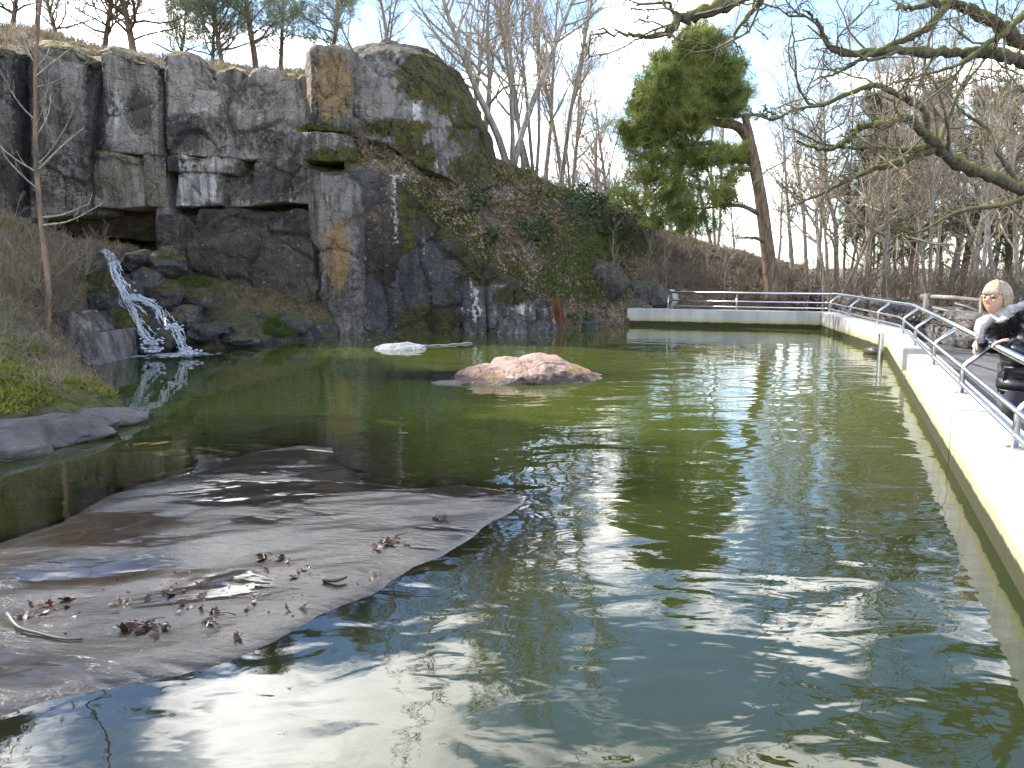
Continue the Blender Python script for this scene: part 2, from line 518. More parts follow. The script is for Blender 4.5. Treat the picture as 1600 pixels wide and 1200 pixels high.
PAINT = [
    # moss on the crag and the slope
    (MOSS, 690, 118, 62, 46, 1.0), (MOSS, 735, 180, 40, 62, 0.62), (MOSS, 762, 235, 26, 50, 0.9), (MOSS, 655, 92, 24, 12, 0.9),
    (MOSS, 610, 200, 55, 12, 0.95), (MOSS, 640, 222, 24, 34, 0.9), (MOSS, 665, 245, 16, 28, 0.8), (MOSS, 560, 130, 14, 60, 0.35), (MOSS, 735, 262, 40, 22, 0.8),
    (MOSS, 500, 199, 26, 8, 1.0), (MOSS, 530, 245, 45, 16, 0.85), (MOSS, 600, 240, 26, 18, 0.6), (MOSS, 645, 312, 36, 26, 1.0),
    (MOSS, 700, 345, 44, 26, 0.85), (MOSS, 738, 392, 34, 26, 0.95), (MOSS, 775, 425, 50, 22, 0.85), (MOSS, 820, 446, 40, 24, 0.7), (MOSS, 800, 462, 26, 14, 0.9),
    (MOSS, 670, 500, 46, 20, 1.0), (MOSS, 700, 470, 22, 22, 0.4), (MOSS, 830, 272, 70, 18, 1.0), (MOSS, 880, 300, 60, 14, 0.8), (MOSS, 945, 415, 50, 55, 0.9),
    (MOSS, 900, 390, 60, 50, 0.7), (MOSS, 870, 440, 40, 40, 0.7), (MOSS, 970, 440, 22, 30, 0.8),
    (MOSS, 610, 120, 20, 20, 0.0), (DRY, 600, 235, 80, 26, 0.55), (DRY, 720, 300, 70, 30, 0.8), (DRY, 850, 330, 90, 40, 0.8),
    # white drips
    (WHITE, 302, 292, 27, 27, 1.25), (WHITE, 300, 258, 34, 9, 0.6), (WHITE, 292, 243, 36, 6, 0.55), (WHITE, 345, 250, 14, 14, 0.55), (WHITE, 305, 172, 36, 5, 0.6), (WHITE, 653, 205, 7, 36, 1.1),
    (WHITE, 648, 165, 4, 20, 0.7), (WHITE, 742, 440, 8, 40, 0.7), (WHITE, 785, 438, 16, 14, 0.75), (WHITE, 812, 480, 22, 14, 0.6), (WHITE, 745, 205, 14, 34, 0.2),
    (WHITE, 600, 345, 10, 28, 0.45), (WHITE, 700, 330, 26, 22, 0.32), (WHITE, 660, 372, 8, 40, 0.4), (WHITE, 838, 455, 22, 22, 0.6), (WHITE, 860, 480, 16, 24, 0.5), (WHITE, 730, 492, 30, 22, 0.5),
    (WHITE, 680, 265, 10, 10, 0.6), (WHITE, 690, 310, 10, 6, 0.7), (WHITE, 705, 350, 8, 8, 0.7), (WHITE, 620, 275, 22, 8, 0.6), (WHITE, 180, 182, 16, 46, 0.55), (WHITE, 205, 175, 26, 20, 0.3),
    (WHITE, 370, 180, 14, 16, 0.42), (WHITE, 400, 195, 20, 30, 0.3), (WHITE, 12, 150, 14, 50, 0.35), (WHITE, 455, 310, 10, 22, 0.5), (WHITE, 525, 300, 40, 26, 0.25),
    # rust and lichen
    (ORANGE, 520, 132, 34, 52, 0.85), (ORANGE, 499, 120, 12, 60, 0.5), (ORANGE, 600, 140, 26, 20, 0.2), (ORANGE, 528, 402, 16, 44, 1.05), (ORANGE, 536, 345, 10, 14, 0.5), (ORANGE, 505, 372, 14, 18, 0.5),
    (ORANGE, 175, 268, 12, 26, 0.45), (ORANGE, 480, 140, 8, 60, 0.5),
    # dark seeps, and darker tone along the recesses between columns
    (DARK, 610, 400, 52, 130, 0.85), (DARK, 690, 430, 60, 90, 0.6), (DARK, 290, 205, 42, 30, 0.7), (DARK, 300, 150, 30, 8, 0.4), (DARK, 220, 175, 22, 36, 0.75), (DARK, 395, 150, 50, 30, 0.5), (DARK, 410, 220, 60, 30, 0.55),
    (DARK, 35, 160, 16, 110, 0.9), (DARK, 148, 170, 16, 120, 0.8), (DARK, 270, 265, 22, 24, 0.85), (DARK, 255, 180, 7, 130, 0.9), (DARK, 410, 285, 70, 36, 0.7), (DARK, 100, 270, 80, 60, 0.55),
    (DARK, 20, 285, 50, 50, 0.8), (DARK, 575, 470, 60, 60, 0.5), (DARK, 545, 455, 26, 60, 0.6), (DARK, 720, 230, 30, 40, 0.4), (DARK, 348, 200, 10, 70, 0.6),
    # tan stone
    (TAN, 185, 278, 38, 46, 0.9), (TAN, 238, 288, 18, 34, 1.0), (TAN, 200, 115, 40, 40, 0.25), (TAN, 375, 285, 20, 28, 0.5), (TAN, 515, 320, 40, 60, 0.3),
]


def paint_masks(p):
    px, py = proj(p)
    m = np.zeros((6, len(p)))
    for ch, cx, cy, rx, ry, s in PAINT:
        d = ((px - cx) / rx) ** 2 + ((py - cy) / ry) ** 2
        m[ch] = np.maximum(m[ch], s * np.clip(1.35 - d ** 0.5 * 0.75, 0, 1) * (d < 3.2))
    return m


def rock_disp(p, amp, sc, block, k):
    d = amp * fbm(p * sc, 5, k, 0.52)
    if block:
        w = fbm(p * 0.9, 2, k + 40)[:, None] * 0.18
        f1, f2, c = worley((p + w) * np.array([0.75, 0.75, 0.62]), k)
        d = d + block * (c - 0.5) * 1.5 - block * 1.0 * np.exp(-(f2 - f1) / 0.035)
        f1, f2, c = worley((p + w * 0.5) * np.array([2.2, 2.2, 1.7]), k + 11)
        d = d + block * (c - 0.5) * 0.42 - block * 0.28 * np.exp(-(f2 - f1) / 0.05)
    return d


def loft(name, rows, mat, parent=None, res=0.05, amp=0.08, sc=0.9, block=0.0, skirt=(0, 1.5, 0), k=0, curved=True, paint=True, edge=0.0, extra=None):
    """a surface through sighted rows of (px, py, distance), roughened, with a solid body behind (or below) it"""
    W = [np.array([P(*q) if not isinstance(q, np.ndarray) else q for q in r]) for r in rows]
    wid = max(np.linalg.norm(np.diff(w, axis=0), axis=1).sum() for w in W)
    nx = max(6, int(wid / res))
    W = np.array([resample(w, nx) for w in W])
    hei = np.linalg.norm(np.diff(W, axis=0), axis=2).max(axis=1).sum()
    ny = max(6, int(hei / res))
    if curved and len(W) > 2:
        G = np.stack([smooth_path(W[:, i], ny) for i in range(nx)], 1)
    else:
        G = np.stack([resample(W[:, i], ny) for i in range(nx)], 1)
    n = grid_normals(G)
    d = rock_disp(G.reshape(-1, 3), amp, sc, block, k).reshape(ny, nx)
    if edge:                            # rounded arrises
        u = np.minimum(np.arange(nx), np.arange(nx)[::-1]) * (wid / nx)
        d = d - (edge * np.exp(-u / edge))[None, :]
    G = G + n * d[:, :, None]
    n = grid_normals(G)
    v = G.reshape(-1, 3)
    f = [grid_faces(ny, nx)]
    ring = np.r_[np.arange(nx), np.arange(1, ny) * nx + nx - 1, (ny - 1) * nx + np.arange(nx - 2, -1, -1), np.arange(ny - 2, 0, -1) * nx]
    sk = np.asarray(skirt, float)
    vb = v[ring] + sk
    o = len(v)
    m = len(ring)
    j = np.arange(m)
    f.append(np.stack([ring[j], ring[(j + 1) % m], o + (j + 1) % m, o + j], 1)[:, ::-1])
    cen = vb.mean(0)
    vv = np.vstack([v, vb, cen[None]])
    f = np.vstack(f)
    cap = [(o + i, o + (i + 1) % m, o + m) for i in range(m)]
    ff = [tuple(q) for q in f.tolist()] + cap
    me = mesh(name, vv, ff, True)
    bm = bmesh.new()
    bm.from_mesh(me)
    bmesh.ops.recalc_face_normals(bm, faces=bm.faces)
    bm.to_mesh(me)
    bm.free()
    ms = paint_masks(vv) if paint else np.zeros((6, len(vv)))
    if extra is not None:
        ms = extra(vv, ms)
    set_attr(me, 'mA', ms[:3].T)
    set_attr(me, 'mB', ms[3:].T)
    ob = obj(name, me, mat, parent)
    return ob, G, n


_ico = {}


def icosphere(sub):
    if sub not in _ico:
        bm = bmesh.new()
        bmesh.ops.create_icosphere(bm, subdivisions=sub, radius=1.0)
        v = np.array([q.co[:] for q in bm.verts])
        f = np.array([[q.index for q in t.verts] for t in bm.faces])
        bm.free()
        _ico[sub] = (v, f)
    return _ico[sub]


def boulder(name, c, size, mat, k=0, sub=5, rough=0.28, cut=0.75, parent=None, rz=0.0, extra=None):
    """a stone with broken facets"""
    v, f = icosphere(sub)
    rg = np.random.default_rng(k + 900)
    q = v.copy()
    for _ in range(15):                      # plane cuts give flat faces
        nrm = rg.normal(size=3)
        nrm /= np.linalg.norm(nrm)
        lim = rg.uniform(cut, 1.0)
        over = np.maximum(q @ nrm - lim, 0)
        q = q - over[:, None] * nrm * 0.9
    q = q * (1 + rough * 0.5 * fbm(v * 1.4 + k * 3.1, 4, k)[:, None])
    q = q * np.asarray(size)
    cz, sz = math.cos(rz), math.sin(rz)
    q = np.stack([q[:, 0] * cz - q[:, 1] * sz, q[:, 0] * sz + q[:, 1] * cz, q[:, 2]], 1)
    q = q + v * (0.04 * np.min(size) * fbm(q * 6.0 + k, 4, k + 5))[:, None]
    q = q + np.asarray(c)
    me = mesh(name, q, f, True)
    ms = np.zeros((6, len(q)))
    if extra is not None:
        ms = extra(q, ms)
    set_attr(me, 'mA', ms[:3].T)
    set_attr(me, 'mB', ms[3:].T)
    return obj(name, me, mat, parent)


def arr(mb_list, n_per):
    pass


def blades(centres, normals, per, length, width, rg, spread=0.7, droop=0.0, up=None):
    """tufts of thin tapering blades, one bent blade = two quads collapsed to a strip of 3 segments"""
    C = np.repeat(np.asarray(centres), per, axis=0)
    N = np.repeat(np.asarray(normals), per, axis=0) if up is None else np.broadcast_to(np.asarray(up, float), C.shape)
    m = len(C)
    d = N + rg.normal(scale=spread, size=(m, 3))
    d /= np.linalg.norm(d, axis=1)[:, None]
    L = length * rg.uniform(0.5, 1.2, m)[:, None]
    s = np.cross(d, rg.normal(size=(m, 3)))
    s /= np.linalg.norm(s, axis=1)[:, None] + 1e-9
    w = width * rg.uniform(0.6, 1.3, m)[:, None]
    C = C + rg.normal(scale=length * 0.12, size=(m, 3))
    mid = C + d * L * 0.55
    tip = C + d * L + np.array([0, 0, -1.0]) * droop * L
    v = np.stack([C - s * w * .5, C + s * w * .5, mid + s * w * .4, mid - s * w * .4, tip], 1).reshape(-1, 3)
    b = np.arange(m)[:, None] * 5
    q = np.hstack([b, b + 1, b + 2, b + 3])
    t = np.hstack([b + 3, b + 2, b + 4])
    return v, q, t


def quads_tris_mesh(name, v, q, t):
    me = bpy.data.meshes.new(name)
    me.vertices.add(len(v))
    me.vertices.foreach_set('co', np.asarray(v, np.float32).ravel())
    nl = len(q) * 4 + len(t) * 3
    me.loops.add(nl)
    me.loops.foreach_set('vertex_index', np.r_[q.ravel(), t.ravel()].astype(np.int32))
    me.polygons.add(len(q) + len(t))
    me.polygons.foreach_set('loop_start', np.r_[np.arange(len(q)) * 4, len(q) * 4 + np.arange(len(t)) * 3].astype(np.int32))
    me.update(calc_edges=True)
    return me


def blade_mesh(name, *a, **kw):
    return quads_tris_mesh(name, *blades(*a, **kw))


def leaves(centres, normals, size, rg, tilt=0.6, aspect=0.6):
    """folded four-cornered leaves"""
    m = len(centres)
    n = normals + rg.normal(scale=tilt, size=(m, 3))
    n /= np.linalg.norm(n, axis=1)[:, None]
    a = np.cross(n, rg.normal(size=(m, 3)))
    a /= np.linalg.norm(a, axis=1)[:, None] + 1e-9
    b = np.cross(n, a)
    s = size * rg.uniform(0.5, 1.3, m)[:, None]
    c = centres + n * s * 0.2
    v = np.stack([c - a * s, c - b * s * aspect + n * s * .25, c + a * s, c + b * s * aspect + n * s * .25], 1).reshape(-1, 3)
    i = np.arange(m)[:, None] * 4
    t = np.vstack([np.hstack([i, i + 1, i + 2]), np.hstack([i, i + 2, i + 3])])
    return mesh('leaves', v, t)


def scatter(G, N, n, rg, region=None):
    """random places on a lofted grid, optionally only where region(px, py) is true"""
    ny, nx = G.shape[:2]
    a = np.linalg.norm(np.cross(np.diff(G, axis=0)[:, :-1], np.diff(G, axis=1)[:-1]), axis=2).ravel()
    idx = rg.choice(len(a), size=n, p=a / a.sum())
    r, c = idx // (nx - 1), idx % (nx - 1)
    u, v = rg.random(n)[:, None], rg.random(n)[:, None]
    p = (G[r, c] * (1 - u) + G[r, c + 1] * u) * (1 - v) + (G[r + 1, c] * (1 - u) + G[r + 1, c + 1] * u) * v
    nn = N[r, c]
    if region is not None:
        k = region(*proj(p))
        p, nn = p[k], nn[k]
    return p, nn


def ell(*es):
    def f(px, py):
        m = np.zeros(len(px), bool)
        for cx, cy, rx, ry in es:
            m |= ((px - cx) / rx) ** 2 + ((py - cy) / ry) ** 2 < 1
        return m
    return f

# ------------------------------------------------------------------ the rock slab that lies awash in the pool
slab_px = [(-470, 1010), (-330, 950), (-200, 905), (0, 850), (100, 815), (200, 764), (310, 736), (400, 706), (470, 697), (518, 700), (532, 722), (565, 755), (640, 763),
           (720, 759), (790, 765), (828, 776), (800, 800), (742, 830), (690, 866), (640, 886), (600, 918), (500, 962), (420, 1005), (320, 1042), (200, 1072), (60, 1100), (-130, 1165), (-330, 1190), (-520, 1160), (-570, 1080)]
SLAB = np.array([Z(x, y)[:2] for x, y in slab_px])


def sdf(poly, pts):
    d = np.full(len(pts), 1e9)
    ins = np.zeros(len(pts), bool)
    n = len(poly)
    for i in range(n):
        a, b = poly[i], poly[(i + 1) % n]
        e = b - a
        w = pts - a
        t = np.clip((w @ e) / (e @ e), 0, 1)
        d = np.minimum(d, np.linalg.norm(w - t[:, None] * e, axis=1))
        c = (a[1] > pts[:, 1]) != (b[1] > pts[:, 1])
        with np.errstate(divide='ignore', invalid='ignore'):
            xi = (b[0] - a[0]) * (pts[:, 1] - a[1]) / (b[1] - a[1]) + a[0]
        ins ^= c & (pts[:, 0] < xi)
    return np.where(ins, d, -d)


def slab_z(xy):
    d = sdf(SLAB, xy)
    p3 = np.c_[xy, np.zeros(len(xy))]
    d = d + 0.025 * fbm(p3 * 3.0, 3, 5)
    rot = np.c_[xy[:, 0] * 0.9 + xy[:, 1] * 0.44, xy[:, 1] * 0.9 - xy[:, 0] * 0.44, np.zeros(len(xy))]
    und = 0.020 * fbm(rot * np.array([0.7, 1.9, 1]), 4, 21) + 0.004 * fbm(rot * np.array([3, 9, 1]), 3, 31)
    zin = 0.040 * (1 - np.exp(-np.maximum(d, 0) / 0.22)) + und * (1 - np.exp(-np.maximum(d, 0) / 0.10)) + 0.004
    # the slab shelves away under water: gently towards the camera and the left, steeply on the open side
    east = 1 / (1 + np.exp(-(xy[:, 0] + 0.2) * 2.5))
    zout = -np.maximum(-d, 0) * (0.12 + 0.80 * east) + 0.012 * fbm(rot * 2.0, 3, 44) * np.clip(-d * 6, 0, 1)
    return np.where(d > 0, zin, zout), d


res = 0.03
gx, gy = np.arange(-4.6, 1.7, res), np.arange(1.2, 7.6, res)
X, Y = np.meshgrid(gx, gy)
xy = np.c_[X.ravel(), Y.ravel()]
sz, _d = slab_z(xy)
sz = np.maximum(sz, -0.9)
m, nt = new_mat('wet_slab_rock')
co = nd(nt, 'ShaderNodeTexCoord').outputs['Object']
rotc = nd(nt, 'ShaderNodeMapping', {0: co, 2: (0, 0, R(-26)), 3: (1.5, 3.4, 1)}).outputs[0]
n1 = noise_tex(nt, rotc, 1.1, 8, 0.6, 0.5)
n2 = noise_tex(nt, co, 26, 6, 0.7)
yy = nd(nt, 'ShaderNodeSeparateXYZ', {0: co}).outputs[1]
n5 = mth(nt, 'SUBTRACT', noise_tex(nt, rotc, 0.55, 4, 0.55, 0.4), sstep(nt, yy, 3.4, 5.2, -0.035, 0.10))
c = mixc(nt, sstep(nt, n1, 0.35, 0.65), (0.020, 0.016, 0.012), (0.056, 0.047, 0.038))
c = mixc(nt, mth(nt, 'MULTIPLY', sstep(nt, n2, 0.55, 0.75), 0.5), c, (0.07, 0.062, 0.056))
c = mixc(nt, mth(nt, 'MULTIPLY', sstep(nt, n5, 0.48, 0.38), 0.85), c, (0.020, 0.015, 0.011))      # brown film in the wet hollows; the dark cliff's reflection is painted in
z = nd(nt, 'ShaderNodeSeparateXYZ', {0: co}).outputs[2]
c = mixc(nt, sstep(nt, z, 0.0, -0.06), c, mixc(nt, n1, (0.05, 0.035, 0.012), (0.15, 0.10, 0.03)))     # brown algae below the water line
rough = mth(nt, 'ADD', 0.03, mth(nt, 'MULTIPLY', sstep(nt, n5, 0.38, 0.50), 0.27))
h = mth(nt, 'ADD', mth(nt, 'MULTIPLY', n1, 1.0), mth(nt, 'MULTIPLY', n2, 0.22))
h = mth(nt, 'ADD', h, mth(nt, 'MULTIPLY', noise_tex(nt, rotc, 9.0, 6, 0.6), 0.45))
dry = sstep(nt, n5, 0.38, 0.50)
nb = bump(nt, mth(nt, 'MULTIPLY', h, mth(nt, 'ADD', .06, mth(nt, 'MULTIPLY', dry, .94))), 0.010)
dif = nd(nt, 'ShaderNodeBsdfDiffuse', {0: c, 'Normal': nb})
glo = nd(nt, 'ShaderNodeBsdfGlossy', {0: (1, 1, 1), 'Roughness': rough, 'Normal': nb}, distribution='BECKMANN')
mxs = nd(nt, 'ShaderNodeMixShader', {0: nd(nt, 'ShaderNodeFresnel', {0: 1.42, 1: nb}).outputs[0], 1: dif.outputs[0], 2: glo.outputs[0]})
nd(nt, 'ShaderNodeOutputMaterial', {0: mxs.outputs[0]})
M['slab'] = m
ob = obj('rock_slab', mesh('rock_slab', np.c_[xy, sz], grid_faces(len(gy), len(gx)), True), M['slab'])
tag(ob, 'broad flat dark wet rock slab awash in the pool, scattered with dead leaves', 'rock')

# ------------------------------------------------------------------ water
PINKC = Z(838, 586)[:2]
WHITEC = Z(625, 545)[:2]
WX0, WX1, WY0, WY1, wres = -13.0, 8.2, 0.3, 22.5, 0.07
gx, gy = np.arange(WX0, WX1, wres), np.arange(WY0, WY1, wres)
X, Y = np.meshgrid(gx, gy)
xy = np.c_[X.ravel(), Y.ravel()]
dep = np.full(len(xy), 1.2)
near = (xy[:, 0] > -4.55) & (xy[:, 0] < 1.65) & (xy[:, 1] > 1.25) & (xy[:, 1] < 7.55)
dep[near] = np.clip(-slab_z(xy[near])[0], 0, 1.2)
dp = np.hypot((xy[:, 0] - PINKC[0] + 0.55) / 1.75, (xy[:, 1] - PINKC[1] + 0.05) / 0.75)
dep = np.minimum(dep, np.clip((dp - 0.75) * 0.5 + 0.08, 0.02, 1.2))
calm = np.clip((xy[:, 0] + 3.2) / 4.0, 0.0, 1.0) * np.clip((17.5 - xy[:, 1]) / 7.0, 0.25, 1.0)
PA, PB, PC = (Z(980, 482, .4)[:2], Z(1283, 487.5, .4)[:2], Z(1388, 515, .4)[:2])
PE = PC - np.array([0.3755, 0.9268]) * ((PC[1] - .3) / .9268)
pool = np.array([PA + [-.5, .2], PB + [.12, .1], PC + [.12, -.02], PE + [.12, 0], (-13.1, .3), (-13.1, 22.4), (-2, 22.4)])
inside = sdf(pool, xy) > -.03
gf = grid_faces(len(gy), len(gx))
gf = gf[inside[gf].all(1)]
me = mesh('water', np.c_[xy, np.zeros(len(xy))], gf, True)
body_dark = np.maximum(np.clip((7.5 - xy[:, 1] + .25 * xy[:, 0]) / 4.0, 0, 1), np.clip((-xy[:, 0] - 3.0) / 2.0, 0, 1))          # body colour darker at the near end; the left corner's shade is painted in
set_attr(me, 'water', np.c_[dep, calm, body_dark])
m, nt = new_mat('green_pool_water')
co = nd(nt, 'ShaderNodeTexCoord').outputs['Object']
at = nd(nt, 'ShaderNodeSeparateColor', {0: nd(nt, 'ShaderNodeAttribute', attribute_name='water').outputs['Color']}).outputs
w1 = noise_tex(nt, vscale(nt, co, 1.0, 1.7, 1), 1.15, 2.0, 0.45, 0.5)
w2 = noise_tex(nt, vscale(nt, co, 1.0, 1.6, 1, (5, 3, 0)), 3.6, 2.0, 0.5, 0.6)
w3 = noise_tex(nt, vscale(nt, co, 1.0, 1.5, 1, (1, 7, 0)), 11.0, 2.0, 0.5, 0.3)
wg = noise_tex(nt, co, 0.35, 2.0, 0.5)
amp = mth(nt, 'ADD', 0.10, mth(nt, 'MULTIPLY', mth(nt, 'MULTIPLY', at[1], sstep(nt, wg, 0.3, 0.7, 0.55, 1.2)), 0.9))
h = mth(nt, 'ADD', mth(nt, 'MULTIPLY', w1, 0.022), mth(nt, 'ADD', mth(nt, 'MULTIPLY', w2, 0.0036), mth(nt, 'MULTIPLY', w3, 0.0005)))
nb = bump(nt, mth(nt, 'MULTIPLY', h, amp), 1.0)
cl = noise_tex(nt, co, 0.6, 4, 0.6)
wc = mixc(nt, cl, (0.048, 0.062, 0.011), (0.066, 0.080, 0.016))
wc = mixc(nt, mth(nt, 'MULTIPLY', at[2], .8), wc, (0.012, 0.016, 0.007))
murk = nd(nt, 'ShaderNodeBsdfDiffuse', {0: wc})
clear = nd(nt, 'ShaderNodeBsdfTransparent', {0: (0.80, 0.78, 0.52)})
op = mth(nt, 'SUBTRACT', 1.0, mth(nt, 'EXPONENT', mth(nt, 'MULTIPLY', at[0], -5.5)))
body = nd(nt, 'ShaderNodeMixShader', {0: op, 1: clear.outputs[0], 2: murk.outputs[0]})
gl = nd(nt, 'ShaderNodeBsdfGlossy', {0: (1, 1, 1), 'Roughness': 0.012, 'Normal': nb})
fr = nd(nt, 'ShaderNodeFresnel', {0: 1.44, 1: nb})
out = nd(nt, 'ShaderNodeMixShader', {0: fr.outputs[0], 1: body.outputs[0], 2: gl.outputs[0]})
nd(nt, 'ShaderNodeOutputMaterial', {0: out.outputs[0]})
M['water'] = m
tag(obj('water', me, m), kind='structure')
mb = MB()
mb.box((-13, -1, -1.7), (9, 23, -1.5))
tag(mb.build('pool_floor', plain('pool_mud', (0.06, 0.055, 0.02), 0.9)), kind='structure')

# ------------------------------------------------------------------ ground far and wide (the pool lies in a hole in it)
WT = np.array([0.3755, 0.9268])              # run of the long pool wall
WN = np.array([0.9268, -0.3755])             # from the pool towards the walkway
A_ = Z(980, 482, .4)[:2]
B_ = Z(1283, 487.5, .4)[:2]
C_ = Z(1388, 515, .4)[:2]
E_ = C_ - WT * 13.2
g_in = [(-13.2, 0.4), (E_[0] + .2, 0.4), tuple(C_ + WN * .3), tuple(B_ + np.array([.3, .1])), tuple(A_ + np.array([-.3, .3])), (-13.2, 22.6)]
g_out = [(-900, -300), (900, -300), (900, 200), (900, 1800), (-50, 1800), (-900, 1800)]
v = [(x, y, -0.22) for x, y in g_in] + [(x, y, -0.22) for x, y in g_out] + [(x, y, -2) for x, y in g_in]
f = [(i, (i + 1) % 6, 6 + (i + 1) % 6, 6 + i) for i in range(6)] + [(i, (i + 1) % 6, 12 + (i + 1) % 6, 12 + i) for i in range(6)]
tag(obj('ground', mesh('ground', v, f), M['ground']), kind='structure')

# ------------------------------------------------------------------ cliff
cliff = tag(empty('cliff', P(300, 520, 19)), kind='structure')


def cliff_block(top, bottom, D, mat='cliff', k=0, over=0.0, block=0.09, amp=0.07, mid=None, parent=None, name='rock_block', back=2.6, edge=0.05, topback=2.2, res=0.042):
    """top / bottom: sighted outlines; over: how far the foot stands behind (+) or before (-) the brow"""
    rows = [[(x, y - 3, D + topback) for x, y in top], [(x, y, D) for x, y in top]]
    if mid:
        rows.append([(x, y, D + over * .5) for x, y in mid])
    rows.append([(x, y, D + over) for x, y in bottom])
    return loft(name, rows, M[mat], parent or cliff, res=res, amp=amp, sc=1.1, block=block, skirt=(0, back, 0), k=k, curved=False, edge=edge)


cliff_block([(-160, 72), (-60, 78), (0, 80), (24, 88)], [(-160, 345), (-60, 340), (0, 345), (28, 345)], 18.4, k=1)
cliff_block([(14, 92), (52, 86)], [(14, 345), (54, 345)], 18.8, 'cliff', k=2)
cliff_block([(44, 80), (58, 70), (80, 68), (112, 72), (138, 85), (153, 95)], [(50, 342), (90, 338), (139, 336)], 18.3, k=3, mid=[(48, 190), (90, 190), (140, 190)])
cliff_block([(136, 96), (172, 92)], [(132, 340), (172, 335)], 18.7, 'cliff', k=4)
cliff_block([(156, 86), (176, 77), (200, 85), (226, 95), (244, 106), (250, 118)], [(161, 236), (205, 240), (253, 243)], 18.15, k=5, mid=[(160, 170), (205, 170), (252, 170)])
cliff_block([(147, 240), (200, 241), (224, 244)], [(145, 322), (190, 326), (224, 322)], 18.17, k=6, block=.05, topback=.5, edge=.05)
cliff_block([(226, 246), (258, 243)], [(227, 322), (259, 324)], 18.24, k=7, block=.05, topback=.5, edge=.05)
cliff_block([(240, 112), (268, 108)], [(246, 335), (276, 335)], 18.8, 'cliff', k=8)
cliff_block([(258, 100), (262, 88), (275, 86), (296, 90), (316, 96), (324, 112), (338, 128)], [(259, 240), (310, 243), (364, 246)], 18.2, k=9, mid=[(259, 165), (305, 165), (349, 168)])
cliff_block([(258, 241), (310, 243), (372, 246)], [(262, 268), (310, 268), (365, 272)], 18.23, k=10, topback=.5, edge=.04)
cliff_block([(276, 266), (310, 264), (346, 266)], [(272, 322), (310, 322), (344, 320)], 18.25, k=12, block=.05, topback=.5, edge=.05)
cliff_block([(328, 116), (350, 109), (366, 104), (384, 112), (393, 122), (402, 113), (424, 118), (452, 121), (480, 119)], [(362, 250), (420, 247), (482, 246)], 18.5, k=13, mid=[(345, 180), (410, 180), (480, 180)])
cliff_block([(348, 268), (402, 264)], [(346, 324), (398, 322)], 18.62, k=14, topback=.5, edge=.05)
cliff_block([(398, 244), (440, 246), (484, 244)], [(394, 322), (440, 316), (486, 318)], 18.55, 'cliff', k=15, topback=.5, block=.13)
# backing behind the joints, the dark undercut below it and the stepped ledges in front
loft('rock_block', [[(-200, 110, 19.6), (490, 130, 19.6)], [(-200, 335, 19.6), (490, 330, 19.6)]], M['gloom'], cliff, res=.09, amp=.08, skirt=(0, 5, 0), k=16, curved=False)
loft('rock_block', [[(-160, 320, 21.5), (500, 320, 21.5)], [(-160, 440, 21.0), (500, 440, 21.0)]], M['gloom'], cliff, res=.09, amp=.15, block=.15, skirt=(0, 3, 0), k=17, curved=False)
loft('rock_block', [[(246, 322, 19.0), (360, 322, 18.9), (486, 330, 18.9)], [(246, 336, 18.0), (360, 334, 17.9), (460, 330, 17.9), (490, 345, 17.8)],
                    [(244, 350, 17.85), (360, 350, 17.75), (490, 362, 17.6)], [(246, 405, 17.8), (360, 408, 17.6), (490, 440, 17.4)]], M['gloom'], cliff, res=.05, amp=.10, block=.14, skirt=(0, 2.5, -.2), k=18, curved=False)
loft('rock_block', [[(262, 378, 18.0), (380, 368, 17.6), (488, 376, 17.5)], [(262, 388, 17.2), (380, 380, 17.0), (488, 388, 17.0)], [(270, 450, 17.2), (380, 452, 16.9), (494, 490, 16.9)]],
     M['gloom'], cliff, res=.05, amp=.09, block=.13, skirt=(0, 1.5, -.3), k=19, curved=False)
loft('rock_block', [[(243, 322, 18.3), (262, 322, 18.2)], [(243, 410, 18.2), (264, 412, 18.0)]], M['crag'], cliff, res=.05, amp=.05, block=.05, skirt=(0, 1.2, 0), k=20, curved=False)

# the crag with its pillar
loft('rock_block', [[(478, 82, 19.9), (492, 76, 19.8), (545, 74, 19.8)], [(475, 84, 18.15), (484, 79, 17.75), (496, 74, 17.65), (530, 75, 17.7), (548, 82, 17.9)],
                    [(475, 140, 18.1), (485, 140, 17.7), (500, 140, 17.62), (548, 140, 17.85)], [(476, 203, 18.0), (485, 202, 17.65), (500, 204, 17.6), (548, 206, 17.8)]],
     M['crag'], cliff, res=.035, amp=.045, sc=1.2, block=.05, skirt=(0, 2.2, 0), k=21, curved=False)
loft('rock_block', [[(540, 84, 21.5), (600, 66, 21.8), (660, 76, 22), (720, 110, 22.2), (760, 200, 22.4), (778, 262, 22.5)],
                    [(540, 86, 18.6), (566, 84, 18.7), (590, 74, 18.9), (625, 71, 19.1), (660, 80, 19.4), (700, 108, 19.9), (735, 158, 20.5), (765, 220, 21.1), (779, 262, 21.4)],
                    [(540, 150, 18.3), (600, 150, 18.3), (660, 160, 18.5), (710, 180, 19.1), (745, 215, 19.9), (772, 262, 20.6)],
                    [(540, 212, 18.1), (600, 225, 18.0), (660, 262, 18.0), (710, 290, 18.6), (750, 295, 19.3), (775, 292, 20.0)]],
     M['crag'], cliff, res=.042, amp=.11, sc=.8, block=.08, skirt=(0, 2.4, -.4), k=22)
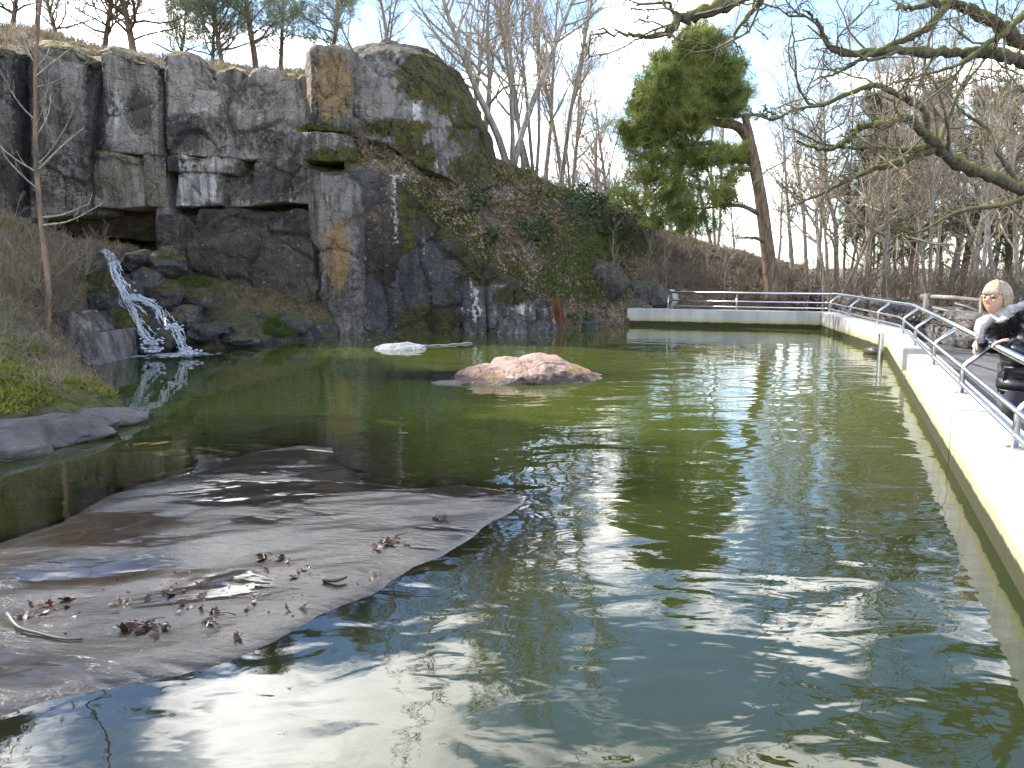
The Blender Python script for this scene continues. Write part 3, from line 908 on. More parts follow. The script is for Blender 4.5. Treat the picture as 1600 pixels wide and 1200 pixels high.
# lower pillar
loft('rock_block', [[(474, 206, 18.6), (520, 206, 18.6), (556, 214, 18.6)], [(473, 207, 17.45), (482, 206, 17.3), (520, 208, 17.25), (548, 214, 17.4)], [(474, 250, 17.4), (486, 250, 17.2), (530, 252, 17.15), (556, 252, 17.3)]],
     M['crag'], cliff, res=.035, amp=.03, block=.04, skirt=(0, 1.6, 0), k=23, curved=False)
loft('rock_block', [[(474, 256, 18.4), (520, 256, 18.4), (574, 262, 18.4)], [(474, 258, 17.5), (486, 264, 17.2), (512, 272, 17.0), (540, 268, 16.95), (566, 272, 17.1)],
                    [(480, 330, 17.4), (492, 335, 17.1), (518, 340, 16.9), (548, 338, 16.85), (570, 335, 17.05)], [(488, 410, 17.35), (500, 420, 17.05), (525, 430, 16.8), (552, 420, 16.85), (572, 420, 17.0)],
                    [(496, 500, 17.3), (508, 524, 17.0), (530, 530, 16.75), (556, 530, 16.8), (576, 530, 16.95)]], M['crag'], cliff, res=.035, amp=.05, sc=1.3, block=.07, skirt=(0, 1.6, 0), k=24, curved=False)
# dark wet wall dropping into the water
EDGE = [(540, 264, 17.05), (600, 274, 17.1), (640, 300, 17.2), (690, 350, 17.35), (740, 402, 17.5), (790, 434, 17.8), (835, 458, 18.1), (868, 492, 18.4)]
loft('rock_block', [[(x, y - 2, D + .9) for x, y, D in EDGE], EDGE, [(548, 350, 17.05), (620, 370, 17.1), (700, 420, 17.2), (780, 465, 17.6), (866, 506, 18.3)],
                    [(545, 440, 17.0), (620, 450, 16.98), (700, 465, 17.05), (780, 490, 17.4), (866, 512, 18.1)],
                    [(535, 532, 16.9), (620, 532, 16.85), (700, 530, 16.9), (780, 526, 17.25), (868, 522, 17.9)]],
     M['wetwall'], cliff, res=.04, amp=.08, sc=.9, block=.10, skirt=(0, 1.8, -.2), k=25, curved=False)
for i, (tp_, bt_, D) in enumerate((([(722, 424), (738, 418), (758, 428)], [(724, 528), (760, 528)], 17.0), ([(756, 446), (780, 432), (802, 446)], [(760, 526), (804, 526)], 17.15), ([(798, 462), (820, 448), (838, 464)], [(800, 524), (838, 524)], 17.35),
                                  ([(832, 470), (850, 466), (870, 486)], [(836, 524), (874, 522)], 17.6), ([(778, 494), (800, 488), (822, 498)], [(776, 530), (826, 528)], 16.95), ([(826, 498), (848, 492), (866, 502)], [(824, 527), (870, 525)], 17.25))):
    cliff_block(tp_, bt_, D, 'wetwall', k=40 + i, over=-.12, block=.09, amp=.07, back=1.2, topback=.7, edge=.07)

# ------------------------------------------------------------------ hillside
hill_rows = [EDGE + [(884, 520, 18.5), (930, 512, 18.9), (985, 500, 19.8), (1040, 482, 21.5), (1140, 474, 23), (1260, 468, 25)],
             [(536, 240, 17.5), (620, 256, 17.7), (690, 302, 18), (760, 352, 18.4), (830, 392, 18.9), (895, 432, 19.3), (950, 468, 19.9), (985, 474, 20.4), (1040, 458, 22), (1140, 452, 24), (1260, 452, 26)],
             [(536, 214, 18.2), (640, 240, 18.5), (720, 282, 19.1), (800, 318, 20), (900, 352, 21.3), (980, 398, 22.8), (1060, 420, 24.5), (1150, 432, 26), (1260, 442, 28)],
             [(550, 204, 18.9), (640, 226, 19.6), (720, 256, 20.6), (778, 250, 21.6), (830, 272, 22.7), (885, 299, 24), (950, 326, 26), (1020, 354, 28), (1120, 386, 30), (1260, 418, 33)],
             [(560, 240, 26), (640, 250, 27), (775, 285, 29), (885, 330, 31), (1020, 380, 35), (1120, 405, 37), (1260, 428, 40)]]
hill, HG, HN = loft('hillside', hill_rows, M['hill'], res=.075, amp=.13, sc=.7, block=.05, skirt=(0, 0, -2.5), k=26)
tag(hill, kind='structure')
plat, PG, PN = loft('cliff_top', [[(-260, 76, 19.0), (0, 84, 19.2), (150, 96, 19.3), (250, 108, 19.4), (330, 116, 19.4), (480, 124, 19.6)],
                                  [(-260, 40, 24), (0, 48, 23.5), (60, 52, 23.5), (150, 78, 24), (250, 98, 24.5), (330, 108, 24.5), (480, 120, 24.5), (640, 120, 26)],
                                  [(-260, 40, 34), (0, 60, 34), (150, 95, 34), (330, 125, 34), (480, 140, 34), (640, 160, 36)]],
                    M['hill'], res=.12, amp=.12, sc=.7, skirt=(0, 0, -4), k=27)
tag(plat, kind='structure')

# ------------------------------------------------------------------ terrace at the cliff foot and the banks
terr, TG, TN = loft('terrace', [[(262, 430, 17.6), (380, 432, 17.6), (500, 470, 17.3), (540, 500, 17.3)], [(262, 446, 16.6), (330, 440, 16.8), (420, 452, 16.9), (500, 482, 16.8), (530, 512, 16.9)],
                                [(268, 480, 15.4), (330, 478, 15.2), (420, 496, 15.6), (500, 508, 16.2), (526, 520, 16.6)], [(300, 545, 13.7), (345, 538, 14.0), (410, 524, 14.6), (470, 516, 15.6), (522, 524, 16.3)],
                                [(300, 565, 13.6), (345, 560, 13.9), (412, 545, 14.5), (472, 535, 15.5), (524, 535, 16.2)]],
                    M['boulder'], res=.05, amp=.07, sc=1.2, block=.07, skirt=(0, 0, -.8), k=28,
                    extra=lambda v, m: np.vstack([np.maximum(m[0], .9 * ell((305, 445, 60, 14), (440, 515, 34, 14), (360, 450, 40, 10))(*proj(v))), m[1:4], np.maximum(m[4], .9 * ell((400, 470, 90, 22), (480, 490, 50, 14))(*proj(v))), m[5:]]))
tag(terr, kind='structure')

bank, BG, BN = loft('bank', [[(-260, 800, 5.2), (-120, 760, 5.6), (0, 722, 6.0), (100, 690, 6.45), (205, 655, 7.2)], [(-260, 700, 5.6), (-120, 676, 5.95), (0, 660, 6.35), (100, 646, 6.75), (196, 636, 7.4)],
                             [(-260, 640, 5.9), (-120, 640, 6.2), (0, 636, 6.6), (90, 628, 7.0), (185, 622, 7.7)], [(-260, 560, 7.4), (-120, 556, 7.7), (0, 552, 8.0), (70, 572, 8.3), (165, 612, 8.4)],
                             [(-260, 470, 9.8), (-120, 462, 10), (0, 470, 10.2), (60, 500, 10.4), (112, 565, 10.6)], [(-260, 390, 12), (-120, 385, 12.3), (0, 392, 12.5), (70, 420, 12.6), (130, 470, 12.8)],
                             [(-260, 340, 14.5), (-120, 340, 14.8), (0, 345, 15), (80, 375, 15), (170, 398, 15)], [(-260, 340, 18), (0, 352, 18.5), (120, 380, 18.5), (250, 398, 18.5)]],
                    M['bank'], res=.06, amp=.10, sc=1.1, block=.03, skirt=(0, 0, -1.6), k=29,
                    extra=lambda v, m: np.vstack([np.maximum(m[0], .85 * ell((120, 622, 80, 20), (20, 560, 60, 40), (60, 600, 60, 30), (20, 350, 50, 20), (10, 620, 60, 20))(*proj(v))), m[1:]]))
tag(bank, kind='structure')
for i, (x, y, D, s) in enumerate([(20, 690, 6.25, (.75, .35, .17)), (-70, 715, 5.85, (.7, .4, .2)), (95, 672, 6.65, (.5, .3, .14)), (160, 655, 7.1, (.4, .25, .11))]):
    b = boulder('shore_rock', P(x, y, D), s, M['shore'], k=60 + i, sub=5, rough=.2, rz=.35)
    tag(b, ['long bare grey rock below the moss, at the water line', 'large grey shore rock partly sunk beside the mossy bank', 'low pinkish grey rock under the moss cushion edge', 'small dark grey rock at the tip of the mossy bank'][i], 'rock', 'bare rocks along the mossy bank')
# upright grey slab of the bank
b, _, _ = loft('rock_face', [[(86, 486, 12.3), (130, 492, 12.3), (152, 520, 12.3)], [(84, 488, 11.7), (112, 482, 11.6), (140, 500, 11.6), (152, 520, 11.7)], [(88, 545, 11.5), (120, 560, 11.35), (156, 570, 11.45)], [(88, 590, 11.45), (120, 592, 11.3), (158, 590, 11.4)]],
               M['crag'], res=.03, amp=.05, sc=1.6, block=.05, skirt=(0, 1.2, 0), k=30, curved=False)
tag(b, 'upright pale grey rock face beside the waterfall under bare brush', 'rock')

# ------------------------------------------------------------------ waterfall with its boulders
bl = [(172, 470, 13.9, (.42, .5, .62), 'dark mossy boulder hemming the waterfall on the brush side'), (196, 520, 13.2, (.42, .45, .42), 'low mossy boulder at the waterfall foot next to the rock face'), (150, 425, 14.3, (.4, .5, .4), 'earthy boulder under the brush where the stream tips over'),
      (222, 412, 14.6, (.36, .45, .26), 'black boulder beside the head of the waterfall'), (262, 412, 14.7, (.34, .5, .28), 'rounded boulder capped with bright green moss above the stream'), (232, 448, 14.3, (.3, .35, .34), 'dark wet boulder behind the upper fall'),
      (262, 462, 14.4, (.34, .4, .3), 'dark boulder below the moss capped one'), (228, 492, 13.6, (.16, .2, .2), 'small black stone splitting the fall'), (262, 528, 13.1, (.18, .2, .17), 'rounded wet stone at the foot of the fall'),
      (228, 545, 12.9, (.15, .16, .1), 'black stone standing in the splash pool'), (292, 500, 13.8, (.3, .35, .25), 'dark blocky stone on the far bank of the fall'), (318, 520, 13.8, (.28, .3, .18), 'flat dark stone on the terrace edge near the splash'),
      (378, 533, 14.1, (.34, .2, .09), 'thin shelf of rock jutting over the pool'), (345, 515, 14.4, (.3, .3, .14), 'flat grey rock shelf on the terrace slope'), (200, 560, 12.6, (.12, .12, .07), 'tiny black stone at the rock face foot'), (452, 508, 15.7, (.45, .35, .24), 'dark rounded rock at the terrace corner'),
      (205, 478, 13.9, (.3, .3, .5), 'black rock core behind the falling water'), (300, 470, 14.9, (.4, .4, .25), 'mossy hump of rock on the terrace'), (240, 520, 13.5, (.2, .25, .25), 'wet black rock between the two white strands')]
for i, (x, y, D, s, lab) in enumerate(bl):
    mo = 'mossy' in lab or 'moss ' in lab
    b = boulder('boulder', P(x, y, D), s, M['boulder'], k=80 + i, sub=5 if s[0] > .25 else 4, rough=.3, extra=(lambda q, m, mo=mo: np.vstack([np.where((q[:, 2] > np.percentile(q[:, 2], 62)) & mo, .85, 0)[None], m[1:]])))
    tag(b, lab, 'boulder', 'boulders around the waterfall')

m, nt = new_mat('white_water')
co = nd(nt, 'ShaderNodeTexCoord').outputs['Object']
n2 = noise_tex(nt, co, 40, 3, 0.6)
d = nd(nt, 'ShaderNodeBsdfPrincipled', {'Base Color': mixc(nt, n2, (.42, .46, .52), (.80, .82, .85)), 'Roughness': .3, 'Normal': bump(nt, n2, .01)})
t = nd(nt, 'ShaderNodeBsdfTranslucent', {0: (.8, .85, .9)})
mx = nd(nt, 'ShaderNodeMixShader', {0: .35, 1: d.outputs[0], 2: t.outputs[0]})
nd(nt, 'ShaderNodeOutputMaterial', {0: mx.outputs[0]})
M['foam'] = m
m, nt = new_mat('foam_patch')
co = nd(nt, 'ShaderNodeTexCoord').outputs['Object']
rad = nd(nt, 'ShaderNodeSeparateColor', {0: nd(nt, 'ShaderNodeAttribute', attribute_name='flow').outputs['Color']}).outputs[0]
n1 = noise_tex(nt, co, 7, 6, .65, .5)
f = mth(nt, 'MULTIPLY', sstep(nt, mth(nt, 'ADD', n1, mth(nt, 'MULTIPLY', rad, -.40)), .26, .46), .85)
mx = nd(nt, 'ShaderNodeMixShader', {0: f, 1: nd(nt, 'ShaderNodeBsdfTransparent').outputs[0], 2: nd(nt, 'ShaderNodeBsdfDiffuse', {0: (.62, .66, .68)}).outputs[0]})
nd(nt, 'ShaderNodeOutputMaterial', {0: mx.outputs[0]})
M['foam_patch'] = m


def strand(pts, widths, k, parent, n=26):
    """one fall of water: many broken threads and drops over the rock"""
    r2 = np.random.default_rng(500 + k)
    W = smooth_path(np.array([P(x, y, D + .10) for x, y, D in pts]), 60)
    w = np.interp(np.linspace(0, 1, 60), np.linspace(0, 1, len(widths)), widths)
    mb = MB()
    for i in range(n):
        a0 = int(r2.integers(0, 40))
        a1 = min(59, a0 + int(r2.integers(6, 22)))
        if i < n // 6:
            a0, a1 = 0, 59
        u = np.clip(r2.normal() * .42, -1.4, 1.4)
        seg = W[a0:a1 + 1].copy()
        lane = u + .55 * np.cumsum(r2.normal(size=len(seg))) / len(seg) ** .5
        seg[:, 0] += lane * w[a0:a1 + 1]
        seg[:, 1] -= .05 * (1 - u * u) + .02 * r2.random()
        seg += r2.normal(size=seg.shape) * .006
        m_ = len(seg)
        th = .004 + .016 * r2.random() ** 2 * (1 - abs(u) * .5)
        prof = np.sin(np.linspace(.25, math.pi - .25, m_)) * th * (1 + .35 * r2.normal(size=m_))
        mb.tube(seg, np.maximum(prof, .0018), 4)
    v0, f0 = icosphere(1)
    for i in range(n):
        j = int(r2.integers(20, 60))
        c = W[j] + np.array([r2.normal() * w[j] * .9, -.08 - .1 * r2.random(), r2.normal() * .05])
        mb.add(v0 * r2.uniform(.003, .008) + c, f0)
    return tag(mb.build('water_strand', M['foam'], parent, True), kind='stuff')


fall = tag(empty('waterfall', P(250, 550, 13.2)), 'white cascade tumbling over dark boulders into the pool', 'waterfall')
strand([(160, 389, 14.6), (168, 393, 14.1), (176, 404, 13.75), (186, 432, 13.45), (198, 458, 13.25), (212, 470, 13.1)], [.10, .09, .08, .09, .11, .15], 1, fall, 46)
strand([(190, 452, 13.4), (204, 470, 13.1), (216, 492, 12.95), (222, 512, 12.85), (236, 532, 12.7), (244, 546, 12.6)], [.07, .13, .12, .10, .08, .08], 2, fall, 36)
strand([(206, 458, 13.2), (226, 470, 13.0), (246, 480, 12.95), (254, 496, 12.85), (268, 514, 12.75)], [.06, .12, .07, .08, .09], 3, fall, 34)
strand([(262, 505, 12.85), (276, 512, 12.75), (284, 530, 12.65), (290, 546, 12.55), (302, 557, 12.4)], [.06, .08, .06, .05, .08], 4, fall, 30)
r2 = np.random.default_rng(77)
v0, f0 = icosphere(1)
for px, py, D, n_ in ((212, 468, 13.05, 60), (238, 536, 12.65, 70), (270, 512, 12.8, 50), (296, 552, 12.5, 90), (240, 548, 12.55, 60)):
    mb = MB()
    for i in range(n_):
        mb.add(v0 * r2.uniform(.008, .026) * np.array([1.4, 1, .7]) + P(px, py, D) + np.array([r2.normal() * .075, r2.normal() * .05, abs(r2.normal()) * .045 - .02]), f0)
    tag(mb.build('froth', M['foam'], fall, True), kind='stuff')
# churned foam at the foot
th = np.linspace(0, 2 * math.pi, 40, endpoint=False)
for cx, cy, rx, ry, k in ((275, 554, 1.0, .75, 0), (210, 556, .5, .35, 5)):
    c0 = Z(cx, cy, 0.012)
    vv, ff, rr_ = [c0], [], [0]
    for r_ in range(1, 9):
        for i, t in enumerate(th):
            vv.append(c0 + np.array([math.cos(t) * rx * r_ / 8, math.sin(t) * ry * r_ / 8, -.006 * (r_ / 8)]))
            rr_.append(r_ / 8)
    for i in range(40):
        ff.append((0, 1 + i, 1 + (i + 1) % 40))
    for r_ in range(7):
        for i in range(40):
            j = (i + 1) % 40
            ff.append((1 + r_ * 40 + i, 1 + (r_ + 1) * 40 + i, 1 + (r_ + 1) * 40 + j, 1 + r_ * 40 + j))
    me = mesh('foam', vv, ff, True)
    set_attr(me, 'flow', np.repeat(np.array(rr_)[:, None], 3, 1))
    obj('foam', me, M['foam_patch'], fall)

# ------------------------------------------------------------------ rocks out in the pool
pk = np.array([Z(x, y) for x, y in ((706, 604), (966, 591))])
v, f = icosphere(6)
W = np.linalg.norm(pk[1] - pk[0]) / 2
ctr = (pk[0] + pk[1]) / 2
q = v.copy()
rg = np.random.default_rng(77)
for nrm, lim in (((-.55, -.5, .67), .70), ((.2, -.75, .62), .64), ((.75, -.4, .5), .66), ((.1, .1, 1), .80), ((-.9, -.2, .3), .85), ((.4, -.3, .86), .62), ((-.1, -.9, .35), .74), ((-.3, -.5, .8), .7), ((.9, .1, .35), .8)):
    nrm = np.array(nrm) / np.linalg.norm(nrm)
    q -= np.maximum(q @ nrm - lim, 0)[:, None] * nrm * .95
q = q * np.array([W * 1.12, .66, .32])
u = q[:, 0] / W
prof = np.interp(u, [-1.1, -.95, -.75, -.4, -.1, .1, .35, .55, .75, .95, 1.1], [.3, .55, .9, .97, 1.02, 1.22, 1.05, .66, .42, .42, .3])
q[:, 2] *= prof
f1, f2, cidv = worley(np.c_[q[:, 0] * 2.6 + q[:, 2], q[:, 1] * 2.4, q[:, 2] * 4.0], 3)
q += v * (0.075 * (cidv - .5) - .022 * np.exp(-(f2 - f1) / .05) + .030 * fbm(q * 2.4, 5, 8) + .014 * fbm(q * 11, 3, 9))[:, None]
ang = math.atan2(*(pk[1] - pk[0])[1::-1])
q = np.stack([q[:, 0] * math.cos(ang) - q[:, 1] * math.sin(ang), q[:, 0] * math.sin(ang) + q[:, 1] * math.cos(ang), q[:, 2]], 1) + ctr + np.array([0, .35, -.03])
me = mesh('pink_rock', q, f, True)
ppx, ppy = proj(q)
ms = np.zeros((6, len(q)))
ms[3] = np.where(q[:, 2] < .07, .75, 0)                     # wet tide band
ms[3] = np.maximum(ms[3], .6 * ell((900, 588, 40, 10), (850, 592, 40, 8))(ppx, ppy))
ms[2] = .6 * ell((905, 575, 22, 12), (770, 590, 20, 8))(ppx, ppy)
set_attr(me, 'mA', ms[:3].T)
set_attr(me, 'mB', ms[3:].T)
tag(obj('pink_rock', me, M['pink']), 'craggy sunlit pink granite boulder rising from the green water', 'rock')
b = boulder('low_rock', Z(716, 600) + np.array([0, .1, -.05]), (.46, .26, .10), M['shore'], k=131, sub=5, rough=.2)
tag(b, 'low wet grey rock lying against the pink boulder in the pool', 'rock')
b = boulder('pale_rock', Z(622, 548) + np.array([0, .3, -.03]), (.46, .34, .15), M['pale'], k=133, sub=5, rough=.2, cut=.6)
tag(b, 'flat pale grey rock breaking the dark water below the cliff', 'rock')
mb = MB()
a, b2 = Z(655, 541, .012), Z(738, 536, .012)
t = np.linspace(0, 1, 24)[:, None]
pt = a + (b2 - a) * t + np.c_[np.zeros(24), .06 * np.sin(t[:, 0] * 9), .006 * np.sin(t[:, 0] * 23)]
mb.tube(pt, .016 + .004 * np.sin(t[:, 0] * 31), 6)
tag(mb.build('driftwood', plain('bleached_wood', (.38, .37, .35), .7), smooth=True), 'thin bleached stick floating beside the flat pale rock', 'stick')

for i, (x, y, D, sz, mt, lab) in enumerate(((1012, 462, 21.2, (.75, .5, .5), 'boulder', 'dark rock hump above the end of the far pool wall'), (948, 440, 20.3, (.55, .5, .6), 'gloom', 'black mossy rock at the foot of the ivy slope'), (1046, 470, 21.4, (.28, .3, .34), 'pale', 'small whitish rock standing in for water spray at the end of the railing'),  # the whitish rock stands in for a splash of spray
                                           (985, 488, 20.2, (.5, .35, .25), 'boulder', 'low dark rock where the far wall meets the bank'), (915, 505, 19.0, (.4, .3, .2), 'boulder', 'small dark rock at the waterline near the ferns'))):
    b = boulder('boulder', P(x, y, D), sz, M[mt], k=140 + i, sub=5, rough=.3, cut=.6)
    tag(b, lab, 'boulder', 'boulders by the far pool wall')

# ------------------------------------------------------------------ concrete pool wall
def offset_line(pts, d):
    pts = [np.asarray(p, float) for p in pts]
    out = []
    for i, p in enumerate(pts):
        ns = []
        for a, b in ((i - 1, i), (i, i + 1)):
            if a >= 0 and b < len(pts):
                t = pts[b] - pts[a]
                t /= np.linalg.norm(t)
                ns.append(np.array([-t[1], t[0]]))
        n = sum(ns)
        n /= np.linalg.norm(n)
        out.append(p + n * d / (n @ ns[0]))
    return out


def bevelled(name, mb, mat, parent, w=.012):
    me = mb.me(name)
    bm = bmesh.new()
    bm.from_mesh(me)
    bmesh.ops.recalc_face_normals(bm, faces=bm.faces)
    bmesh.ops.bevel(bm, geom=list(bm.edges), offset=w, segments=2, affect='EDGES')
    bm.to_mesh(me)
    bm.free()
    return obj(name, me, mat, parent)


F_ = np.array([-13.2, 0.55])
sE = (C_[1] - 0.55) / WT[1]
E_ = C_ - WT * sE
INNER = [A_, B_, C_, E_, F_]
OUTER = offset_line(INNER, .32)
wall = tag(empty('pool_wall', (*C_, 0)), 'pale concrete wall edging the pool, with a slot cut in its sunlit run', 'wall')


def wall_piece(a, b, oa, ob_, z1=.4, name='wall_section'):
    mb = MB()
    mb.prism([tuple(a), tuple(b), tuple(ob_), tuple(oa)], -1.6, z1)
    return bevelled(name, mb, M['concrete'], wall)


wall_piece(A_, B_, OUTER[0], OUTER[1])
wall_piece(B_, C_, OUTER[1], OUTER[2])
s0 = np.linalg.norm(Z(1416, 544, .4)[:2] - C_)
s1 = np.linalg.norm(Z(1423, 553, .4)[:2] - C_)
pt = lambda s: C_ - WT * s
wall_piece(C_, pt(s0), OUTER[2], pt(s0) + WN * .32)
wall_piece(pt(s0), pt(s1), pt(s0) + WN * .32, pt(s1) + WN * .32, .12, 'slot_sill')
s2 = s1 + 4.0
wall_piece(pt(s1), pt(s2 - .006), pt(s1) + WN * .32, pt(s2 - .006) + WN * .32)
wall_piece(pt(s2), E_, pt(s2) + WN * .32, OUTER[3])
wall_piece(E_, F_, OUTER[3], OUTER[4])

# ------------------------------------------------------------------ steel railing: bent posts, handrail and two lower rails
POSTL = offset_line(INNER, .16)
TOPL = offset_line(INNER, .35)
fence = tag(empty('railing', (*POSTL[2], .4)), 'stainless steel railing with bent posts along the pool wall', 'railing')


def along(line, q):
    """nearest place on a broken line, with the outward direction there"""
    best = None
    for a, b in zip(line[:-1], line[1:]):
        e = b - a
        t = np.clip((q - a) @ e / (e @ e), 0, 1)
        p = a + e * t
        d = np.linalg.norm(p - q)
        n = np.array([-e[1], e[0]]) / np.linalg.norm(e)
        if best is None or d < best[0]:
            best = (d, p, n)
    return best[1], best[2]


post_px = [(1053, 480), (1155, 482), (1297, 488), (1338, 496), (1390, 507), (1412, 521), (1431, 540), (1461, 570), (1510, 615), (1592, 701)]
posts = [Z(x, y, .4)[:2] for x, y in post_px] + [pt(s) + WN * .16 for s in (np.linalg.norm(Z(1592, 701, .4)[:2] - C_) + 1.75, np.linalg.norm(Z(1592, 701, .4)[:2] - C_) + 3.4)]
corner_plate = None
for q in posts:
    p, n = along(POSTL[:4], q)
    mb = MB()
    base, bend, top = np.array([*p, .398]), np.array([*p, .62]), np.array([*(p + n * .19), .79])
    path = [base, np.array([*p, .57])]
    for t in np.linspace(0, 1, 6):
        path.append((1 - t) ** 2 * np.array([*p, .58]) + 2 * t * (1 - t) * bend + t * t * (bend + (top - bend) * .2))
    path.append(top)
    mb.tube(path, .020, 10)
    po = mb.build('post', M['steel'], fence, True)
    mb = MB()
    mb.tube([(*p, .4), (*p, .408)], .045, 14)
    mb.build('base_plate', M['steel'], po)
start = along(POSTL[:4], posts[0])[0]
startT = start + along(POSTL[:4], posts[0])[1] * .19
for nm, line, st, z, r in (('handrail', TOPL, startT, .80, .026), ('rail', POSTL, start, .605, .016), ('rail', POSTL, start, .475, .016)):
    path = [np.array([*st, z])]
    for i in (1, 2):
        a, b, c = line[i - 1], line[i], line[i + 1]
        ta, tc = (a - b) / np.linalg.norm(a - b), (c - b) / np.linalg.norm(c - b)
        for t in np.linspace(0, 1, 5):
            q = (1 - t) ** 2 * (b + ta * .18) + 2 * t * (1 - t) * b + t * t * (b + tc * .18)
            path.append(np.array([*q, z]))
    path.append(np.array([*(line[3] - 0 * WT), z]))
    mb = MB()
    mb.tube(path, r, 10)
    mb.build(nm, M['steel'], fence, True)

mb = MB()
q = Z(1375, 560)
mb.tube([(q[0], q[1], -.6), (q[0], q[1], .36)], .042, 14)
mb.tube([(q[0], q[1], .36), (q[0], q[1], .385)], .048, 14)
pipe = mb.build('overflow_pipe', M['steel'], smooth=False)
tag(pipe, 'short grey upright overflow pipe in the water at the wall corner', 'pipe')
mb = MB()
a, b = Z(1352, 549, .03), Z(1374, 552, .03)
mb.tube([a, (a + b) / 2 + np.array([0, 0, .02]), b], [.05, .07, .06], 8)
tag(mb.build('sunken_log', M['stick'], smooth=True), 'short black waterlogged log floating against the upright pipe', 'log')

# ------------------------------------------------------------------ walkway and granite retaining wall
sw = [Z(1195, 470, -.2)[:2] * .93, Z(1260, 482, -.2)[:2] * 1.0, Z(1340, 503, -.2)[:2], Z(1468, 538, -.2)[:2], Z(1552, 552, -.2)[:2], np.array([8.9, 11.0]), np.array([8.2, 6.0]), np.array([6.6, -3.0])]
wk = [tuple(OUTER[1]), tuple(OUTER[2]), tuple(OUTER[3]), (-13.2, OUTER[3][1] - .02), (-13.2, -6), (6.6, -6)] + [tuple(p) for p in sw[::-1]]
v = [(x, y, -.2) for x, y in wk]
tag(obj('walkway', mesh('walkway', v, [tuple(range(len(v)))]), M['path']), kind='structure')

rg = np.random.default_rng(12)
stone_wall = tag(empty('stone_wall', (*sw[3], -.2)), 'low dry stone wall of rough granite blocks behind the walkway', 'wall')


def stone_mesh(l, d, h, k):
    bm = bmesh.new()
    bmesh.ops.create_cube(bm, size=1.0)
    bmesh.ops.subdivide_edges(bm, edges=bm.edges, cuts=3, use_grid_fill=True)
    v = np.array([q.co[:] for q in bm.verts])
    fcs = [tuple(x.index for x in t.verts) for t in bm.faces]
    bm.free()
    r = np.linalg.norm(v, axis=1)
    v = v * (1 - .16 * np.clip((r - .62) / .25, 0, 1))[:, None]
    v = v * np.array([l, d, h])
    v += .05 * np.stack([fbm(v * 3.1 + k * 5.7 + 31 * a, 3, k + a) for a in range(3)], 1)
    me = mesh('stone', v, fcs, True)
    z = np.zeros((len(v), 3))
    set_attr(me, 'mA', z)
    set_attr(me, 'mB', z)
    return me


smesh = [stone_mesh(1, 1, 1, k) for k in range(9)]
line = [p for p in sw[:7]]
for course in range(2):
    for a, b in zip(line[:-1], line[1:]):
        L = np.linalg.norm(b - a)
        t = (b - a) / L
        s = rg.uniform(0, .3) * course
        while s < L - .25:
            l = min(rg.uniform(.55, 1.15), L - s)
            h = rg.uniform(.34, .44)
            c = a + t * (s + l / 2)
            o = bpy.data.objects.new('stone', smesh[rg.integers(9)])
            COL.objects.link(o)
            if not o.data.materials:
                o.data.materials.append(M['wallstone'])
            o.parent = stone_wall
            o.matrix_parent_inverse = Matrix.Translation(stone_wall.location).inverted()
            o.location = (c[0] + rg.normal() * .03 + .25, c[1] + rg.normal() * .03, -.2 + .17 + course * .37)
            o.rotation_euler = (rg.normal() * .04, rg.normal() * .04, math.atan2(t[1], t[0]) + rg.normal() * .05 + (math.pi if rg.random() < .5 else 0))
            o.scale = (l * 1.02, rg.uniform(.5, .62), h)
            s += l + .015

# ground behind the stone wall, level with its top
far = [Z(1195, 470, -.2)[:2] * .93 + np.array([-1.5, 3])]
v = [(*far[0], .3)] + [(p[0] + .3, p[1] + .1, .36) for p in sw] + [(60, -8, .6), (70, 40, .8), (60, 75, .2), (6, 75, .1)]
ter = obj('woodland_floor', mesh('woodland_floor', v, [tuple(range(len(v)))]), M['ground'])
tag(ter, kind='structure')

# weathered wooden fence on the stone wall
wf = tag(empty('wooden_fence', P(1450, 480, 17)), 'weathered wooden rail fence leaning behind the granite wall', 'fence')
for a, b, r in (((1440, 463, 17.3), (1546, 471, 15.6), .05), ((1446, 478, 17.2), (1530, 500, 15.8), .03), ((1492, 474, 16.2), (1532, 488, 15.7), .022), ((1494, 484, 16.2), (1530, 498, 15.7), .022), ((1498, 494, 16.1), (1528, 507, 15.7), .022)):
    mb = MB()
    p0, p1 = P(*a), P(*b)
    mb.tube([p0, (p0 + p1) / 2 + np.array([0, 0, .02]), p1], [r, r * .9, r * .8], 8)
    mb.build('rail', M['fence'], wf, True)
for x, y, D in ((1448, 462, 17.1), (1536, 468, 15.7)):
    p0 = P(x, y, D)
    mb = MB()
    mb.tube([(p0[0], p0[1], .2), (p0[0], p0[1], p0[2] + .05)], .06, 8)
    mb.build('post', M['fence'], wf, True)

# ------------------------------------------------------------------ trees
def unit(v):
    return v / (np.linalg.norm(v) + 1e-9)


def branch_path(p, d, L, n, rg, wob, lift):
    pts = [p]
    d = unit(d)
    for i in range(n):
        d = unit(d + rg.normal(size=3) * wob + np.array([0, 0, lift]))
        pts.append(pts[-1] + d * L / n)
    return np.array(pts)


def side_dir(t, ang, rg, az=None):
    ref = unit(np.cross(t, [0, 0, 1.0] if abs(t[2]) < .9 else [1.0, 0, 0]))
    r2 = np.cross(t, ref)
    a = rg.uniform(0, 2 * math.pi) if az is None else az
    return unit(t * math.cos(ang) + (ref * math.cos(a) + r2 * math.sin(a)) * math.sin(ang))


